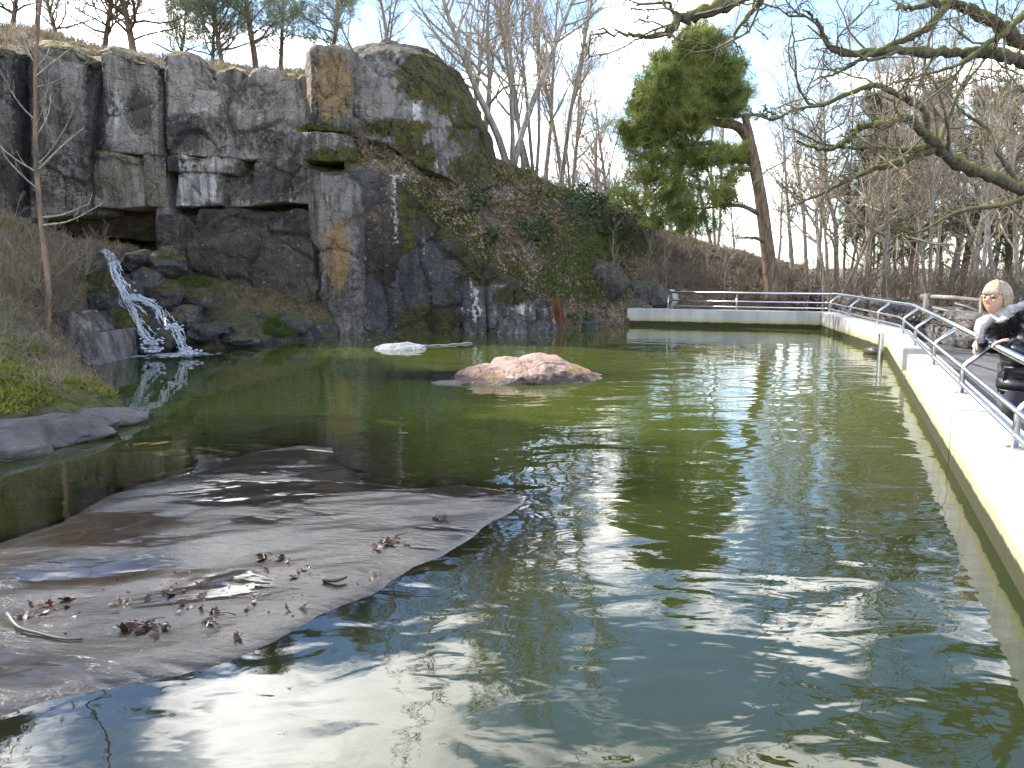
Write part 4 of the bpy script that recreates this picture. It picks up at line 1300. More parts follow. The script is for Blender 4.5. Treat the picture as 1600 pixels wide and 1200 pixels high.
def ramify(mb, path, rad, level, rg, cfg, t0=.25):
    """side shoots along a limb; the last level is fine twigs"""
    if level >= len(cfg):
        return
    c = cfg[level]
    seg = np.linalg.norm(np.diff(path, axis=0), axis=1).sum()
    for i in range(c['n']):
        t = t0 + (1 - t0) * (i + rg.random()) / c['n']
        x = t * (len(path) - 1)
        j = min(int(x), len(path) - 2)
        u = x - j
        p = path[j] * (1 - u) + path[j + 1] * u
        tan = unit(path[j + 1] - path[j])
        d = side_dir(tan, rg.normal(c['ang'], .18), rg)
        L = seg * c['len'] * (1.15 - .7 * t) * rg.uniform(.65, 1.3)
        r = max(min(np.interp(t, np.linspace(0, 1, len(rad)), rad) * .62, L * c['fat']), c['rmin'])
        bp = branch_path(p, d, L, c['seg'], rg, c['wob'], c['lift'])
        br = np.linspace(r, max(r * .3, c['rmin'] * .7), c['seg'] + 1)
        mb.tube(bp, br, c['sides'], cap=False)
        ramify(mb, bp, br, level + 1, rg, cfg, .15)


def C(n, ang, ln, fat=.02, seg=4, wob=.15, lift=.06, sides=3, rmin=.006):
    return dict(n=n, ang=ang, len=ln, fat=fat, seg=seg, wob=wob, lift=lift, sides=sides, rmin=rmin)


def bare_tree(seed, h, r, cfg, stems=1, lean=.06, wob=.05, t0=.28, mats=('bark', 'twig')):
    """prototype: Empty > trunk (one per stem), crown"""
    rg = np.random.default_rng(seed)
    root = empty('bare_tree')
    mb = MB()
    for s in range(stems):
        d = np.array([rg.normal() * lean, rg.normal() * lean, 1])
        if stems > 1:
            a = 2 * math.pi * s / stems + rg.random()
            d += np.array([math.cos(a), math.sin(a), 0]) * rg.uniform(.15, .38)
        hh = h * rg.uniform(.8, 1.05)
        rr = r * (1 if stems == 1 else rg.uniform(.6, .9))
        path = smooth_path(branch_path(np.array([0, 0, -.3]), d, hh, 7, rg, wob, .05), 15)
        rad = rr * (1 - np.linspace(0, 1, 15) ** 1.1 * .93)
        rad[0] *= 1.3
        tb = MB()
        tb.tube(path, rad, 8)
        tb.build('trunk', M[mats[0]], root, True)
        ramify(mb, path, rad, 0, rg, cfg, t0)
    mb.build('crown', M[mats[1]], root, True)
    return root


FINE = [C(20, .75, .34, seg=5, sides=4, rmin=.014, lift=.09, wob=.14), C(8, .7, .42, seg=3, wob=.2, rmin=.007), C(8, .65, .5, seg=2, wob=.25, rmin=.0045)]
UPR = [C(26, .5, .20, seg=4, sides=3, rmin=.011, lift=.12, wob=.1), C(8, .6, .45, seg=3, wob=.15, rmin=.006, lift=.08), C(6, .6, .5, seg=2, wob=.2, rmin=.0045)]
WILD = [C(16, .85, .42, seg=6, sides=4, rmin=.016, lift=.03, wob=.26), C(9, .8, .42, seg=4, wob=.3, rmin=.008, lift=.02), C(7, .75, .5, seg=3, wob=.35, rmin=.0048)]
BRUSH = [C(9, .55, .4, seg=3, sides=3, rmin=.005, lift=.06, wob=.2), C(5, .6, .5, seg=2, wob=.25, rmin=.0035)]


def needles(name, centres, per, length, width, rg, mat, parent, flat=.6):
    N = np.tile(np.array([[0, 0, .55]]), (len(centres), 1))
    me = blade_mesh(name, centres, N, per, length, width, rg, spread=flat)
    return obj(name, me, mat, parent)


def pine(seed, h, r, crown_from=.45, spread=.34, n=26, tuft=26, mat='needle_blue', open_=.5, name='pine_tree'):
    rg = np.random.default_rng(seed)
    root = empty(name)
    path = smooth_path(branch_path(np.array([0, 0, -.3]), np.array([rg.normal() * .08, rg.normal() * .08, 1]), h, 7, rg, .06, .05), 15)
    rad = r * (1 - np.linspace(0, 1, 15) * .88)
    tb = MB()
    tb.tube(path, rad, 8)
    tb.build('trunk', M['pinebark'], root, True)
    mb = MB()
    cs = []
    for i in range(n):
        t = crown_from + (1 - crown_from) * (i + rg.random()) / n
        x = t * 14
        j = min(int(x), 13)
        p = path[j] + (path[j + 1] - path[j]) * (x - j)
        L = h * spread * (1.15 - .8 * (t - crown_from) / (1 - crown_from)) * rg.uniform(.55, 1.15)
        d = side_dir(np.array([0, 0, 1.0]), rg.uniform(.9, 1.4), rg)
        bp = branch_path(p, d, L, 5, rg, .22, .10)
        mb.tube(bp, np.linspace(max(.012, L * .018), .008, 6), 4, cap=False)
        for q in range(7):
            u = rg.uniform(.35, 1)
            k = min(int(u * 5), 4)
            s = bp[k] + (bp[k + 1] - bp[k]) * (u * 5 - k)
            tw = branch_path(s, unit(unit(bp[k + 1] - bp[k]) + rg.normal(size=3) * .7), L * .33 * rg.uniform(.5, 1.2), 3, rg, .25, .12)
            mb.tube(tw, [.009, .007, .006, .004], 3, cap=False)
            for w in tw[1:]:
                if rg.random() > open_ * .5:
                    for _ in range(4):
                        cs.append(w + rg.normal(size=3) * .15)
    mb.build('branches', M['pinebark'], root, True)
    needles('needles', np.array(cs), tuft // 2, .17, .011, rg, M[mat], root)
    return root


def place(proto, first, loc, rz, sc, lab, cat, grp):
    o = proto if first else copy_tree(proto)
    o.location = loc
    o.rotation_euler = (0, 0, rz)
    o.scale = (sc, sc, sc)
    tag(o, lab, cat, grp)
    return o


# ground height under the woods, read back from the hill and the cliff top
allG = [HG.reshape(-1, 3), PG.reshape(-1, 3), TG.reshape(-1, 3), BG.reshape(-1, 3)]
ALLP = np.vstack([g[::2] for g in allG])


def ground_z(x, y, default=.25):
    d = np.hypot(ALLP[:, 0] - x, ALLP[:, 1] - y)
    i = np.argmin(d)
    return ALLP[i, 2] if d[i] < .5 else default


def stand(px, D, default=.25):
    x = (px - 800.0) / FPX * D
    return (x, D, ground_z(x, D, default) - .05)


protos = {
    'fine': bare_tree(1, 9, .11, FINE), 'fine2': bare_tree(2, 10, .13, FINE, lean=.12), 'upr': bare_tree(3, 11, .10, UPR, wob=.03), 'upr2': bare_tree(4, 12, .10, UPR, wob=.04, stems=3, lean=.02),
    'wild': bare_tree(5, 9, .15, WILD, wob=.12, lean=.15), 'multi': bare_tree(6, 9, .13, FINE, stems=3, wob=.09), 'sap': bare_tree(7, 4.5, .035, [C(12, .6, .3, seg=4, sides=3, rmin=.006, lift=.1), C(6, .6, .45, seg=2, rmin=.004)], wob=.07),
    'wild2': bare_tree(8, 8, .15, WILD, wob=.14, lean=.3),
}
used = set()
PR = [
    # proto, px, D, scale, turn, label, group
    ('multi', 798, 22.4, .98, .3, 'bare many-stemmed tree rooted on the ridge beside the crag', None),
    ('wild', 752, 24.5, .80, 2.0, 'bare crooked tree rising just behind the mossy shoulder of the crag', None),
    ('upr2', 835, 26, .95, 1.0, 'cluster of straight pale bare stems on the ridge crest', None),
    ('upr', 868, 27.5, .92, .5, 'tall straight bare tree behind the ridge crest', 'straight bare trees on the ridge'),
    ('upr', 848, 29, .95, 2.2, 'tall straight bare tree behind the ridge crest', 'straight bare trees on the ridge'),
    ('upr', 885, 29, .82, 3.9, 'tall straight bare tree behind the ridge crest', 'straight bare trees on the ridge'),
    ('fine', 915, 36, .85, .2, 'slender bare tree beyond the ridge slope', 'slender bare trees beyond the ridge'),
    ('fine2', 950, 40, .8, 1.9, 'slender bare tree beyond the ridge slope', 'slender bare trees beyond the ridge'),
    ('fine', 985, 42, .85, 4.2, 'slender bare tree beyond the ridge slope', 'slender bare trees beyond the ridge'),
    ('fine2', 1030, 44, .9, 3.2, 'slender bare tree beyond the ridge slope', 'slender bare trees beyond the ridge'),
    ('fine', 1080, 44, .8, 2.6, 'slender bare tree beyond the ridge slope', 'slender bare trees beyond the ridge'),
    ('multi', 905, 33, .95, 1.4, 'wide many-stemmed bare tree beyond the ridge slope', None), ('fine', 935, 34, 1.05, 2.2, 'slender bare tree beyond the ridge slope', 'slender bare trees beyond the ridge'), ('fine2', 965, 35, 1.0, .4, 'slender bare tree beyond the ridge slope', 'slender bare trees beyond the ridge'), ('wild', 1000, 38, 1.0, 3.3, 'crooked bare tree beyond the ridge slope', None), ('fine', 890, 31, .95, 5.1, 'slender bare tree beyond the ridge slope', 'slender bare trees beyond the ridge'), ('fine2', 735, 27, .75, 4.4, 'bare twiggy tree rising over the shoulder of the crag', None), ('upr2', 1115, 36, 1.0, .7, 'cluster of straight bare stems behind the bent pine', None), ('fine', 820, 25, .8, 1.2, 'fine-twigged bare tree among straight stems on the ridge crest', None), ('fine', 700, 27, .62, 5.2, 'small bare tree peering over the crag top', 'small bare trees over the crag'),
    ('fine2', 622, 27, .58, .9, 'small bare tree peering over the crag top', 'small bare trees over the crag'),
    ('multi', 590, 29, .5, 2.9, 'small bare tree peering over the crag top', 'small bare trees over the crag'),
    ('upr', 90, 27, .42, 1.0, 'thin bare tree on the cliff top above the brown grass', 'thin bare trees on the cliff top'),
    ('fine2', 30, 24.5, .36, 1.3, 'thin bare tree on the cliff top above the brown grass', 'thin bare trees on the cliff top'),
    ('upr', -20, 26, .42, 2.3, 'thin bare tree on the cliff top above the brown grass', 'thin bare trees on the cliff top'),
]
WOODLAB = {'fine': 'slender single-stemmed bare tree in the wood behind the granite wall', 'fine2': 'leaning bare tree with fine spreading twigs in the wood behind the granite wall',
           'upr': 'straight narrow bare tree in the wood behind the granite wall', 'upr2': 'three straight bare stems from one root in the wood behind the granite wall',
           'multi': 'spreading many-stemmed bare tree in the wood behind the granite wall', 'wild': 'crooked wide bare tree in the wood behind the granite wall',
           'wild2': 'strongly leaning crooked bare tree in the wood behind the granite wall', 'sap': 'thin young sapling just above the granite wall'}
for px, D, s, z_, k in ((1235, 30, .85, .5, 'fine'), (1262, 27, .80, 3.1, 'upr'), (1300, 24, .82, 1.1, 'multi'), (1318, 32, .9, 4.0, 'upr2'), (1345, 27, .85, 2.0, 'fine2'), (1372, 24, .9, .4, 'wild2'), (1395, 33, .9, 5.0, 'upr'),
                        (1420, 26, .85, 2.7, 'fine'), (1450, 22, .75, 1.6, 'upr2'), (1480, 29, .9, .9, 'wild'), (1505, 24, .8, 3.7, 'fine2'), (1530, 20, .7, 2.2, 'upr'), (1560, 26, .85, 4.6, 'multi'), (1590, 21, .8, .1, 'fine'),
                        (1620, 24, .85, 1.2, 'wild2'), (1210, 40, .85, 2.2, 'upr'), (1290, 42, .9, .8, 'fine2'), (1360, 40, .9, 5.5, 'upr2'), (1440, 40, .9, 1.4, 'fine'), (1520, 38, .9, 3.0, 'upr2'), (1600, 36, .9, 4.0, 'fine2'),
                        (1150, 46, .85, 1.0, 'fine'), (1275, 34, 1.0, 2.4, 'upr'), (1335, 34, 1.0, .9, 'upr'), (1415, 34, 1.0, 3.3, 'upr'), (1465, 32, 1.0, 5.1, 'upr'), (1545, 31, 1.0, 1.9, 'upr'), (1580, 38, 1.0, 2.9, 'fine'), (1495, 42, 1.0, .3, 'fine'), (1330, 20.5, .5, 1.8, 'sap'), (1385, 19.5, .6, .8, 'sap')):
    PR.append((k, px, D, s, z_, WOODLAB[k], 'bare woodland trees behind the granite wall'))
# saplings and thin stems on the slope behind the far wall
for i, (px, D, s) in enumerate(((1040, 22.5, .45), (1075, 23.5, .5), (1100, 24, .42), (1130, 23.2, .5), (1165, 24.5, .55), (1225, 25, .6), (1260, 24, .55), (1285, 22.5, .7), (960, 21, .4), (1010, 22.5, .5))):
    PR.append(('sap', px, D, s, i * 1.7, 'thin bare sapling on the brown slope behind the far pool wall', 'saplings behind the far pool wall'))
for k, px, D, s, rz, lab, grp in PR:
    place(protos[k], k not in used, stand(px, D), rz, s, lab, 'tree', grp)
    used.add(k)

# pines on the cliff top and dark conifers in the wood
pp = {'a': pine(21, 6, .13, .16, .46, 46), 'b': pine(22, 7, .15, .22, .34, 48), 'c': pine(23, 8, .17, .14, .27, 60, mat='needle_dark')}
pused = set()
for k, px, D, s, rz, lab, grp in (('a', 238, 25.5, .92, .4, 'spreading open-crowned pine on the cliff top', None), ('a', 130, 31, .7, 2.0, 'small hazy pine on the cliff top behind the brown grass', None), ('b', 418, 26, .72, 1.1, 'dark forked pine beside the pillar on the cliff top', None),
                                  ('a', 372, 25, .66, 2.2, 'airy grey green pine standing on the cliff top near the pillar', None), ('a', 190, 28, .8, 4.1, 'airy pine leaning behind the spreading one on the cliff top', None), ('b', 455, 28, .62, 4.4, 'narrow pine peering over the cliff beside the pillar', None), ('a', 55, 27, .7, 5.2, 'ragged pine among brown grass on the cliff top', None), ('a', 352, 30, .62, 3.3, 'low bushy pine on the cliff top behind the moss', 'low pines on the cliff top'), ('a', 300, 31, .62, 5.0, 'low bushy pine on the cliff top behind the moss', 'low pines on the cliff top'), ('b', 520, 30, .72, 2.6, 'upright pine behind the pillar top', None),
                                  ('c', 1385, 38, 1.1, 4.2, 'dark conifer standing in the bare wood', 'dark conifers in the wood'), ('c', 1345, 31, .95, .5, 'dark conifer standing in the bare wood', 'dark conifers in the wood'), ('c', 1410, 28, .9, 1.5, 'dark conifer standing in the bare wood', 'dark conifers in the wood'), ('c', 1500, 31, 1.0, 2.5, 'dark conifer standing in the bare wood', 'dark conifers in the wood'),
                                  ('c', 1575, 29, .95, 4.5, 'dark conifer standing in the bare wood', 'dark conifers in the wood'), ('c', 1060, 38, .55, 5.5, 'small dark conifer beyond the slope', None), ('c', 960, 36, .38, 1.5, 'tiny dark conifer beyond the ridge', None)):
    place(pp[k], k not in pused, stand(px, D), rz, s, lab, 'tree', grp)
    pused.add(k)

# conifers added mostly out of view on the high bank to shade the waterfall corner
for i, (x, y, s) in enumerate(((-11.6, 13.2, 1.15), (-12.4, 15.0, 1.25), (-13.6, 12.6, 1.3), (-14.2, 16.6, 1.3), (-12.9, 18.3, 1.2), (-15.6, 14.6, 1.35), (-10.9, 11.4, .95))):
    place(pp['c'], False, (x, y, ground_z(x, y, 1.5) - .1), i * 1.3, s, 'dense conifer added on the high bank to shade the waterfall corner', 'tree', 'added shade conifers on the high bank')

# ------------------------------------------------------------------ the bent pine beside the far wall
rg = np.random.default_rng(31)
DP = 23.0
bp = empty('bent_pine', P(1206, 452, DP))
tag(bp, 'tall pine with snapped top, its living crown bent over the slope', 'tree')
trunk = smooth_path(np.array([P(*q) for q in ((1208, 470, DP), (1204, 430, DP), (1198, 380, DP), (1190, 320, DP), (1180, 262, DP), (1172, 226, DP), (1160, 204, DP), (1146, 195, DP), (1128, 193, DP - .2), (1106, 186, DP - .5), (1090, 160, DP - .6), (1085, 110, DP - .6), (1090, 60, DP - .6))]), 60)
mb = MB()
mb.tube(trunk, np.interp(np.linspace(0, 1, 60), [0, .3, .5, .62, .8, 1], [.22, .17, .145, .125, .08, .03]), 12)
tr = mb.build('trunk', M['pinebark'], bp, True)
mb = MB()
mb.tube([P(1178, 250, DP), P(1172, 214, DP), P(1164, 182, DP), P(1162, 178, DP)], [.13, .12, .10, .05], 8)
mb.tube([P(1134, 181, DP), P(1150, 182, DP), P(1166, 180, DP), P(1184, 179, DP), P(1206, 188, DP)], [.03, .045, .06, .045, .02], 6)
mb.build('snapped_top', M['pinebark'], bp, True)
limbs = [[(1186, 334, DP), (1160, 322, DP - .2), (1130, 322, DP - .4), (1090, 326, DP - .6), (1040, 322, DP - .8)], [(1178, 266, DP), (1150, 264, DP - .2), (1134, 282, DP - .4), (1124, 310, DP - .5)], [(1112, 222, DP - .5), (1080, 226, DP - .7), (1040, 228, DP - .9), (1005, 225, DP - 1)],
         [(1180, 262, DP), (1160, 250, DP + .1), (1136, 244, DP + .2)], [(1106, 186, DP - .5), (1092, 215, DP - .6), (1060, 262, DP - .7), (1020, 300, DP - .8)], [(1200, 380, DP), (1180, 372, DP - .3), (1150, 372, DP - .6)],
         [(1095, 170, DP - .6), (1060, 165, DP - .8), (1020, 170, DP - 1)], [(1088, 130, DP - .6), (1060, 115, DP - .8), (1035, 112, DP - 1)], [(1088, 120, DP - .6), (1120, 110, DP - .3), (1150, 112, DP)], [(1100, 180, DP - .5), (1130, 160, DP - .2), (1158, 140, DP)]]
for l in limbs:
    mb = MB()
    pth = smooth_path(np.array([P(*q) for q in l]), 14)
    rr = np.linspace(.075, .02, 14)
    mb.tube(pth, rr, 6)
    ramify(mb, pth, rr, 0, rg, [C(7, .7, .35, seg=3, rmin=.012, wob=.2), C(4, .7, .5, seg=2, rmin=.008)], .2)
    mb.build('limb', M['pinebark'], bp, True)


def clump_cloud(blobs, rg):
    cs = []
    for x, y, rx, ry, n, dd in blobs:
        a = rg.normal(size=(n, 3))
        a /= np.linalg.norm(a, axis=1)[:, None]
        a *= (rg.random(n) ** .42)[:, None]
        c0 = P(x, y, DP + dd)
        s = DP / FPX
        cs.append(c0 + a * np.array([rx * s, (rx + ry) * .5 * s, ry * s]))
    return np.vstack(cs)


crown = [(1092, 52, 14, 22, 30, -.6), (1075, 75, 24, 24, 60, -.8), (1108, 75, 26, 24, 70, -.4), (1060, 105, 34, 26, 120, -.8), (1105, 110, 40, 28, 150, -.6), (1040, 135, 34, 24, 110, -1.0), (1085, 140, 42, 28, 170, -.8), (1130, 140, 30, 26, 90, -.2), (1022, 165, 34, 22, 120, -1.2), (1065, 172, 42, 22, 150, -1), (1112, 168, 36, 18, 90, -.4),
         (1152, 108, 10, 14, 22, 0), (1150, 152, 14, 12, 30, 0), (1008, 192, 30, 20, 100, -1), (1045, 200, 36, 16, 90, -1), (1088, 196, 26, 12, 40, -.6), (1010, 218, 30, 12, 60, -1), (1050, 226, 26, 8, 30, -.8), (1000, 212, 20, 14, 40, -1), (1140, 238, 22, 11, 34, .1), (1160, 250, 10, 8, 10, .2),
         (1085, 248, 40, 10, 20, -.6), (1060, 285, 40, 18, 26, -.7), (1000, 272, 20, 16, 14, -1), (984, 303, 22, 12, 18, -1), (1025, 316, 46, 12, 36, -.9), (1080, 320, 40, 12, 26, -.6), (1060, 345, 34, 12, 20, -.6), (1120, 300, 18, 18, 12, -.4), (1090, 352, 22, 14, 18, -.4), (1138, 312, 20, 14, 14, -.3), (1022, 343, 22, 8, 10, -.8), (1048, 265, 30, 20, 16, -.8), (1020, 242, 40, 12, 30, -.9), (1068, 252, 40, 12, 26, -.7), (1112, 246, 26, 10, 20, -.3), (1130, 275, 20, 14, 16, -.2), (1030, 290, 36, 14, 24, -.9), (1075, 300, 36, 12, 24, -.6)]
sub_c = clump_cloud([(x, y, rx * 1.2, ry * 1.08, max(4, n // 6) if y < 236 else max(4, n // 4), d) for x, y, rx, ry, n, d in crown], rg)      # whorls of shoots, gaps between them
cc = np.vstack([c + rg.normal(size=(int(rg.integers(9, 20)), 3)) * np.array([.17, .17, .14]) * rg.uniform(.6, 1.2) for c in sub_c])
needles('needles', cc, 24, .25, .013, rg, M['needle'], bp, .75)

# ------------------------------------------------------------------ oaks reaching in over the walkway
OAKC = [C(7, .8, .36, seg=5, sides=4, rmin=.008, wob=.32, lift=.02, fat=.016), C(6, .8, .42, seg=4, wob=.38, rmin=.0045, lift=.03), C(5, .8, .5, seg=3, wob=.4, rmin=.003, lift=.03)]


def oak(name, lab, limbs, trunk_pts, trunk_r, seed):
    rg = np.random.default_rng(seed)
    root = tag(empty(name, trunk_pts[0]), lab, 'tree')
    mb = MB()
    tp = smooth_path(np.array(trunk_pts), 24)
    mb.tube(tp, np.linspace(trunk_r * 1.2, trunk_r * .45, 24), 12)
    mb.build('trunk', M['oakbark'], root, True)
    for pts, r0, r1, cfg in limbs:
        pth = np.array([P(*q) for q in pts])
        n = len(pth) * 6
        pth = smooth_path(pth, n)
        pth[1:-1] += rg.normal(size=(n - 2, 3)) * r0 * .12
        rr = np.linspace(r0, r1, n) * (1 + .12 * rg.normal(size=n))
        mb = MB()
        mb.tube(pth, rr, 8)
        lb = mb.build('limb', M['oakbark'], root, True)
        tw = MB()
        ramify(tw, pth, rr, 0, rg, cfg, .12)
        tag(tw.build('twigs', M['oaktwig'], lb, True), kind='stuff')
    return root


D1 = 8.6
O1 = [OAKC[0] | dict(n=9, len=.30), OAKC[1], OAKC[2]]
oak('oak_tree', 'mossy limbed bare oak leaning over the near walkway and railing',
    [([(1760, 150, D1 + .4), (1680, 125, D1 + .2), (1600, 96, D1), (1549, 81, D1 - .2), (1518, 82, D1 - .3), (1456, 81, D1 - .5), (1391, 79, D1 - .7), (1326, 85, D1 - .9), (1297, 74, D1 - 1), (1277, 34, D1 - 1.1), (1255, 17, D1 - 1.2)], .085, .009, O1),
     ([(1700, 40, D1 + .3), (1620, 75, D1 + .3), (1575, 48, D1 + .2), (1545, 30, D1), (1504, 11, D1 - .1), (1476, 4, D1 - .2), (1433, 11, D1 - .3), (1400, 16, D1 - .4)], .10, .014, O1),
     ([(1478, 10, D1 - .2), (1447, 45, D1 - .4), (1405, 65, D1 - .6), (1348, 91, D1 - .9), (1309, 113, D1 - 1), (1277, 122, D1 - 1.1)], .045, .006, O1),
     ([(1600, 20, D1), (1569, 52, D1 - .3), (1541, 68, D1 - .5), (1500, 100, D1 - .8), (1440, 118, D1 - 1), (1380, 135, D1 - 1.2)], .035, .005, O1),
     ([(1680, -160, D1), (1480, -120, D1 - 1), (1300, -70, D1 - 1.6), (1190, -20, D1 - 2), (1128, 9, D1 - 2.2), (1081, 22, D1 - 2.3), (1059, 29, D1 - 2.3), (1050, 47, D1 - 2.4), (1025, 56, D1 - 2.4), (987, 55, D1 - 2.5), (934, 47, D1 - 2.6)], .085, .006, [OAKC[0] | dict(n=11, len=.13), OAKC[1], OAKC[2]]),
     ([(1200, -20, D1 - 2), (1190, 0, D1 - 2), (1169, 25, D1 - 2), (1147, 56, D1 - 2), (1153, 78, D1 - 2)], .03, .005, [OAKC[0] | dict(n=6, len=.3), OAKC[1]]),
     ([(1060, 27, D1 - 2.3), (1050, 18, D1 - 2.3), (1044, 5, D1 - 2.3), (1000, 6, D1 - 2.3), (975, -4, D1 - 2.3)], .02, .006, [OAKC[0] | dict(n=5, len=.3), OAKC[1]])],
    [P(1790, 640, D1 + .5), P(1770, 420, D1 + .5), P(1765, 200, D1 + .5), P(1705, 40, D1 + .4), P(1690, -170, D1 + .1), P(1720, -420, D1)], .26, 41)
D2 = 14.0
O2 = [OAKC[0] | dict(n=10, len=.32, rmin=.012), OAKC[1] | dict(rmin=.007), OAKC[2] | dict(rmin=.005)]
oak('oak_tree', 'crooked bare oak with wide low boughs behind the walkway',
    [([(1700, 330, D2 + .5), (1600, 297, D2), (1547, 275, D2 - .3), (1495, 255, D2 - .5), (1464, 227, D2 - .7), (1442, 207, D2 - .8), (1416, 184, D2 - .9), (1377, 195, D2 - 1.1), (1343, 198, D2 - 1.2), (1326, 218, D2 - 1.3), (1297, 232, D2 - 1.4), (1275, 232, D2 - 1.5), (1243, 221, D2 - 1.6)], .13, .012, O2),
     ([(1464, 227, D2 - .7), (1405, 235, D2 - .9), (1370, 230, D2 - 1), (1331, 231, D2 - 1.2), (1290, 225, D2 - 1.3), (1240, 205, D2 - 1.4)], .055, .008, O2),
     ([(1460, 232, D2 - .7), (1399, 255, D2 - .8), (1360, 266, D2 - .9), (1309, 289, D2 - 1), (1263, 312, D2 - 1.1), (1235, 323, D2 - 1.2)], .065, .008, O2),
     ([(1448, 212, D2 - .8), (1442, 170, D2 - .8), (1405, 150, D2 - .9), (1371, 133, D2 - 1), (1331, 144, D2 - 1.1), (1283, 164, D2 - 1.2), (1263, 159, D2 - 1.2), (1246, 127, D2 - 1.2), (1239, 57, D2 - 1.2), (1234, 10, D2 - 1.2)], .06, .007, O2),
     ([(1283, 164, D2 - 1.2), (1240, 172, D2 - 1.3), (1208, 186, D2 - 1.4), (1180, 180, D2 - 1.5)], .03, .006, O2),
     ([(1464, 227, D2 - .7), (1480, 190, D2 - .5), (1500, 140, D2 - .4), (1540, 90, D2 - .3), (1570, 20, D2 - .2)], .05, .01, O2),
     ([(1600, 297, D2), (1560, 240, D2 + .2), (1540, 200, D2 + .4), (1500, 170, D2 + .5), (1470, 120, D2 + .6)], .05, .01, O2),
     ([(1620, 300, D2), (1570, 320, D2 - .3), (1500, 330, D2 - .6), (1440, 360, D2 - .8), (1400, 370, D2 - 1)], .05, .008, O2)],
    [P(1720, 560, D2 + .6), P(1712, 430, D2 + .6), P(1700, 320, D2 + .5), P(1710, 180, D2 + .6), P(1690, 40, D2 + .5), P(1700, -150, D2)], .3, 42)

# ------------------------------------------------------------------ young trees on the near bank
rg = np.random.default_rng(51)
yt = tag(empty('young_tree', P(72, 505, 10.5)), 'slim young bare tree standing in the brush of the mossy bank', 'tree')
tp = smooth_path(np.array([P(*q) for q in ((74, 512, 10.5), (75, 440, 10.5), (66, 360, 10.5), (60, 300, 10.5), (55, 230, 10.5), (56, 170, 10.5), (55, 110, 10.5), (60, 40, 10.5), (66, -60, 10.5), (60, -180, 10.5))]), 40)
mb = MB()
mb.tube(tp, np.linspace(.042, .012, 40), 8)
mb.build('trunk', M['pinebark'], yt, True)
mb = MB()
ramify(mb, tp, np.linspace(.03, .01, 40), 0, rg, [C(16, .85, .17, seg=5, rmin=.006, wob=.16, lift=.07), C(4, .6, .4, seg=3, rmin=.0035)], .3)
for l in ([(66, 340, 10.5), (100, 335, 10.3), (140, 318, 10.1)], [(66, 352, 10.5), (110, 345, 10.2), (160, 318, 10)], [(58, 268, 10.5), (90, 235, 10.4), (130, 200, 10.3)], [(56, 120, 10.5), (90, 92, 10.4), (122, 68, 10.3)], [(55, 100, 10.5), (40, 70, 10.5), (28, 20, 10.5)]):
    pth = smooth_path(np.array([P(*q) for q in l]), 8)
    mb.tube(pth, np.linspace(.016, .005, 8), 5)
    ramify(mb, pth, np.linspace(.01, .004, 8), 0, rg, [C(4, .6, .3, seg=3, rmin=.0035)], .4)
mb.build('crown', M['twig'], yt, True)

# ------------------------------------------------------------------ undergrowth
rg = np.random.default_rng(61)


def on_hill(px, py):
    return (px > 560) & (px < 1290) & (py > 190)


p, n = scatter(HG, HN, 60000, rg, on_hill)
tag(obj('leaf_litter', leaves(p, n, .040, rg, .45), M['litter']), 'brown dead leaves strewn over the hillside', 'leaves', kind='stuff')
p, n = scatter(HG, HN, 5200, rg, lambda x, y: on_hill(x, y) & ((x > 560) & (y < 300) | (x > 960)))
tag(obj('dry_grass', blade_mesh('dry_grass', p, n * .3 + np.array([0, 0, .7]), 5, .26, .012, rg, .45, .25), M['dry_grass']), 'thin dry grass on the hillside', 'grass', kind='stuff')
p, n = scatter(PG, PN, 9000, rg)
tag(obj('dry_grass', blade_mesh('dry_grass', p, n * .2 + np.array([0, 0, .8]), 5, .28, .014, rg, .35, .2), M['dry_grass']), 'brown dry grass along the cliff top', 'grass', kind='stuff')
# moss carpets, thick enough to have pile
mp, mn = scatter(HG, HN, 60000, rg, ell((820, 330, 60, 20), (860, 365, 50, 24), (790, 385, 30, 20), (1000, 400, 40, 20), (690, 285, 30, 14), (645, 312, 40, 26), (700, 345, 46, 26), (738, 392, 34, 24), (775, 425, 50, 20), (830, 272, 80, 16), (945, 415, 46, 55), (885, 300, 60, 12), (530, 245, 40, 14)))
tag(obj('hill_moss', blade_mesh('hill_moss', mp, mn, 2, .07, .022, rg, .6), M['moss']), 'dark green moss carpets on the rocky slope', 'moss', kind='stuff')
# hanging green grass and ivy
gp, gn = scatter(HG, HN, 26000, rg, ell((885, 425, 46, 42), (868, 400, 34, 30), (915, 445, 28, 34), (930, 380, 44, 26), (860, 445, 26, 30)))
tag(obj('green_grass', blade_mesh('green_grass', gp, gn * .8 + np.array([0, 0, .3]), 3, .30, .012, rg, .4, .75), M['green_grass']), 'long green grass hanging down the bank', 'grass', kind='stuff')


def leafy(name, regions, lab, cat, count=4500, size=.06, lift=.25, G=HG, N=HN, mat='ivy', grp=None, k=0):
    rg = np.random.default_rng(300 + k)
    p, n = scatter(G, N, 60000, rg, ell(*regions))
    if len(p) == 0:
        return None
    p, n = p[:count], n[:count]
    hump = (.5 + .5 * vnoise(p * 2.2 + k, k))[:, None]
    p = p + n * rg.random((len(p), 1)) * lift * (.4 + hump) + np.array([0, 0, .4]) * lift * rg.random((len(p), 1)) * hump
    root = tag(empty(name, p.mean(0) - np.array([0, 0, lift])), lab, cat, grp)
    obj('foliage', leaves(p, n, size, rg, .7), M[mat], root)
    st = MB()
    for q, m_ in zip(p[::60], n[::60]):
        st.tube([q - m_ * lift, q], [.006, .004], 3, cap=False)
    st.build('stems', M['stick'], root)
    return root


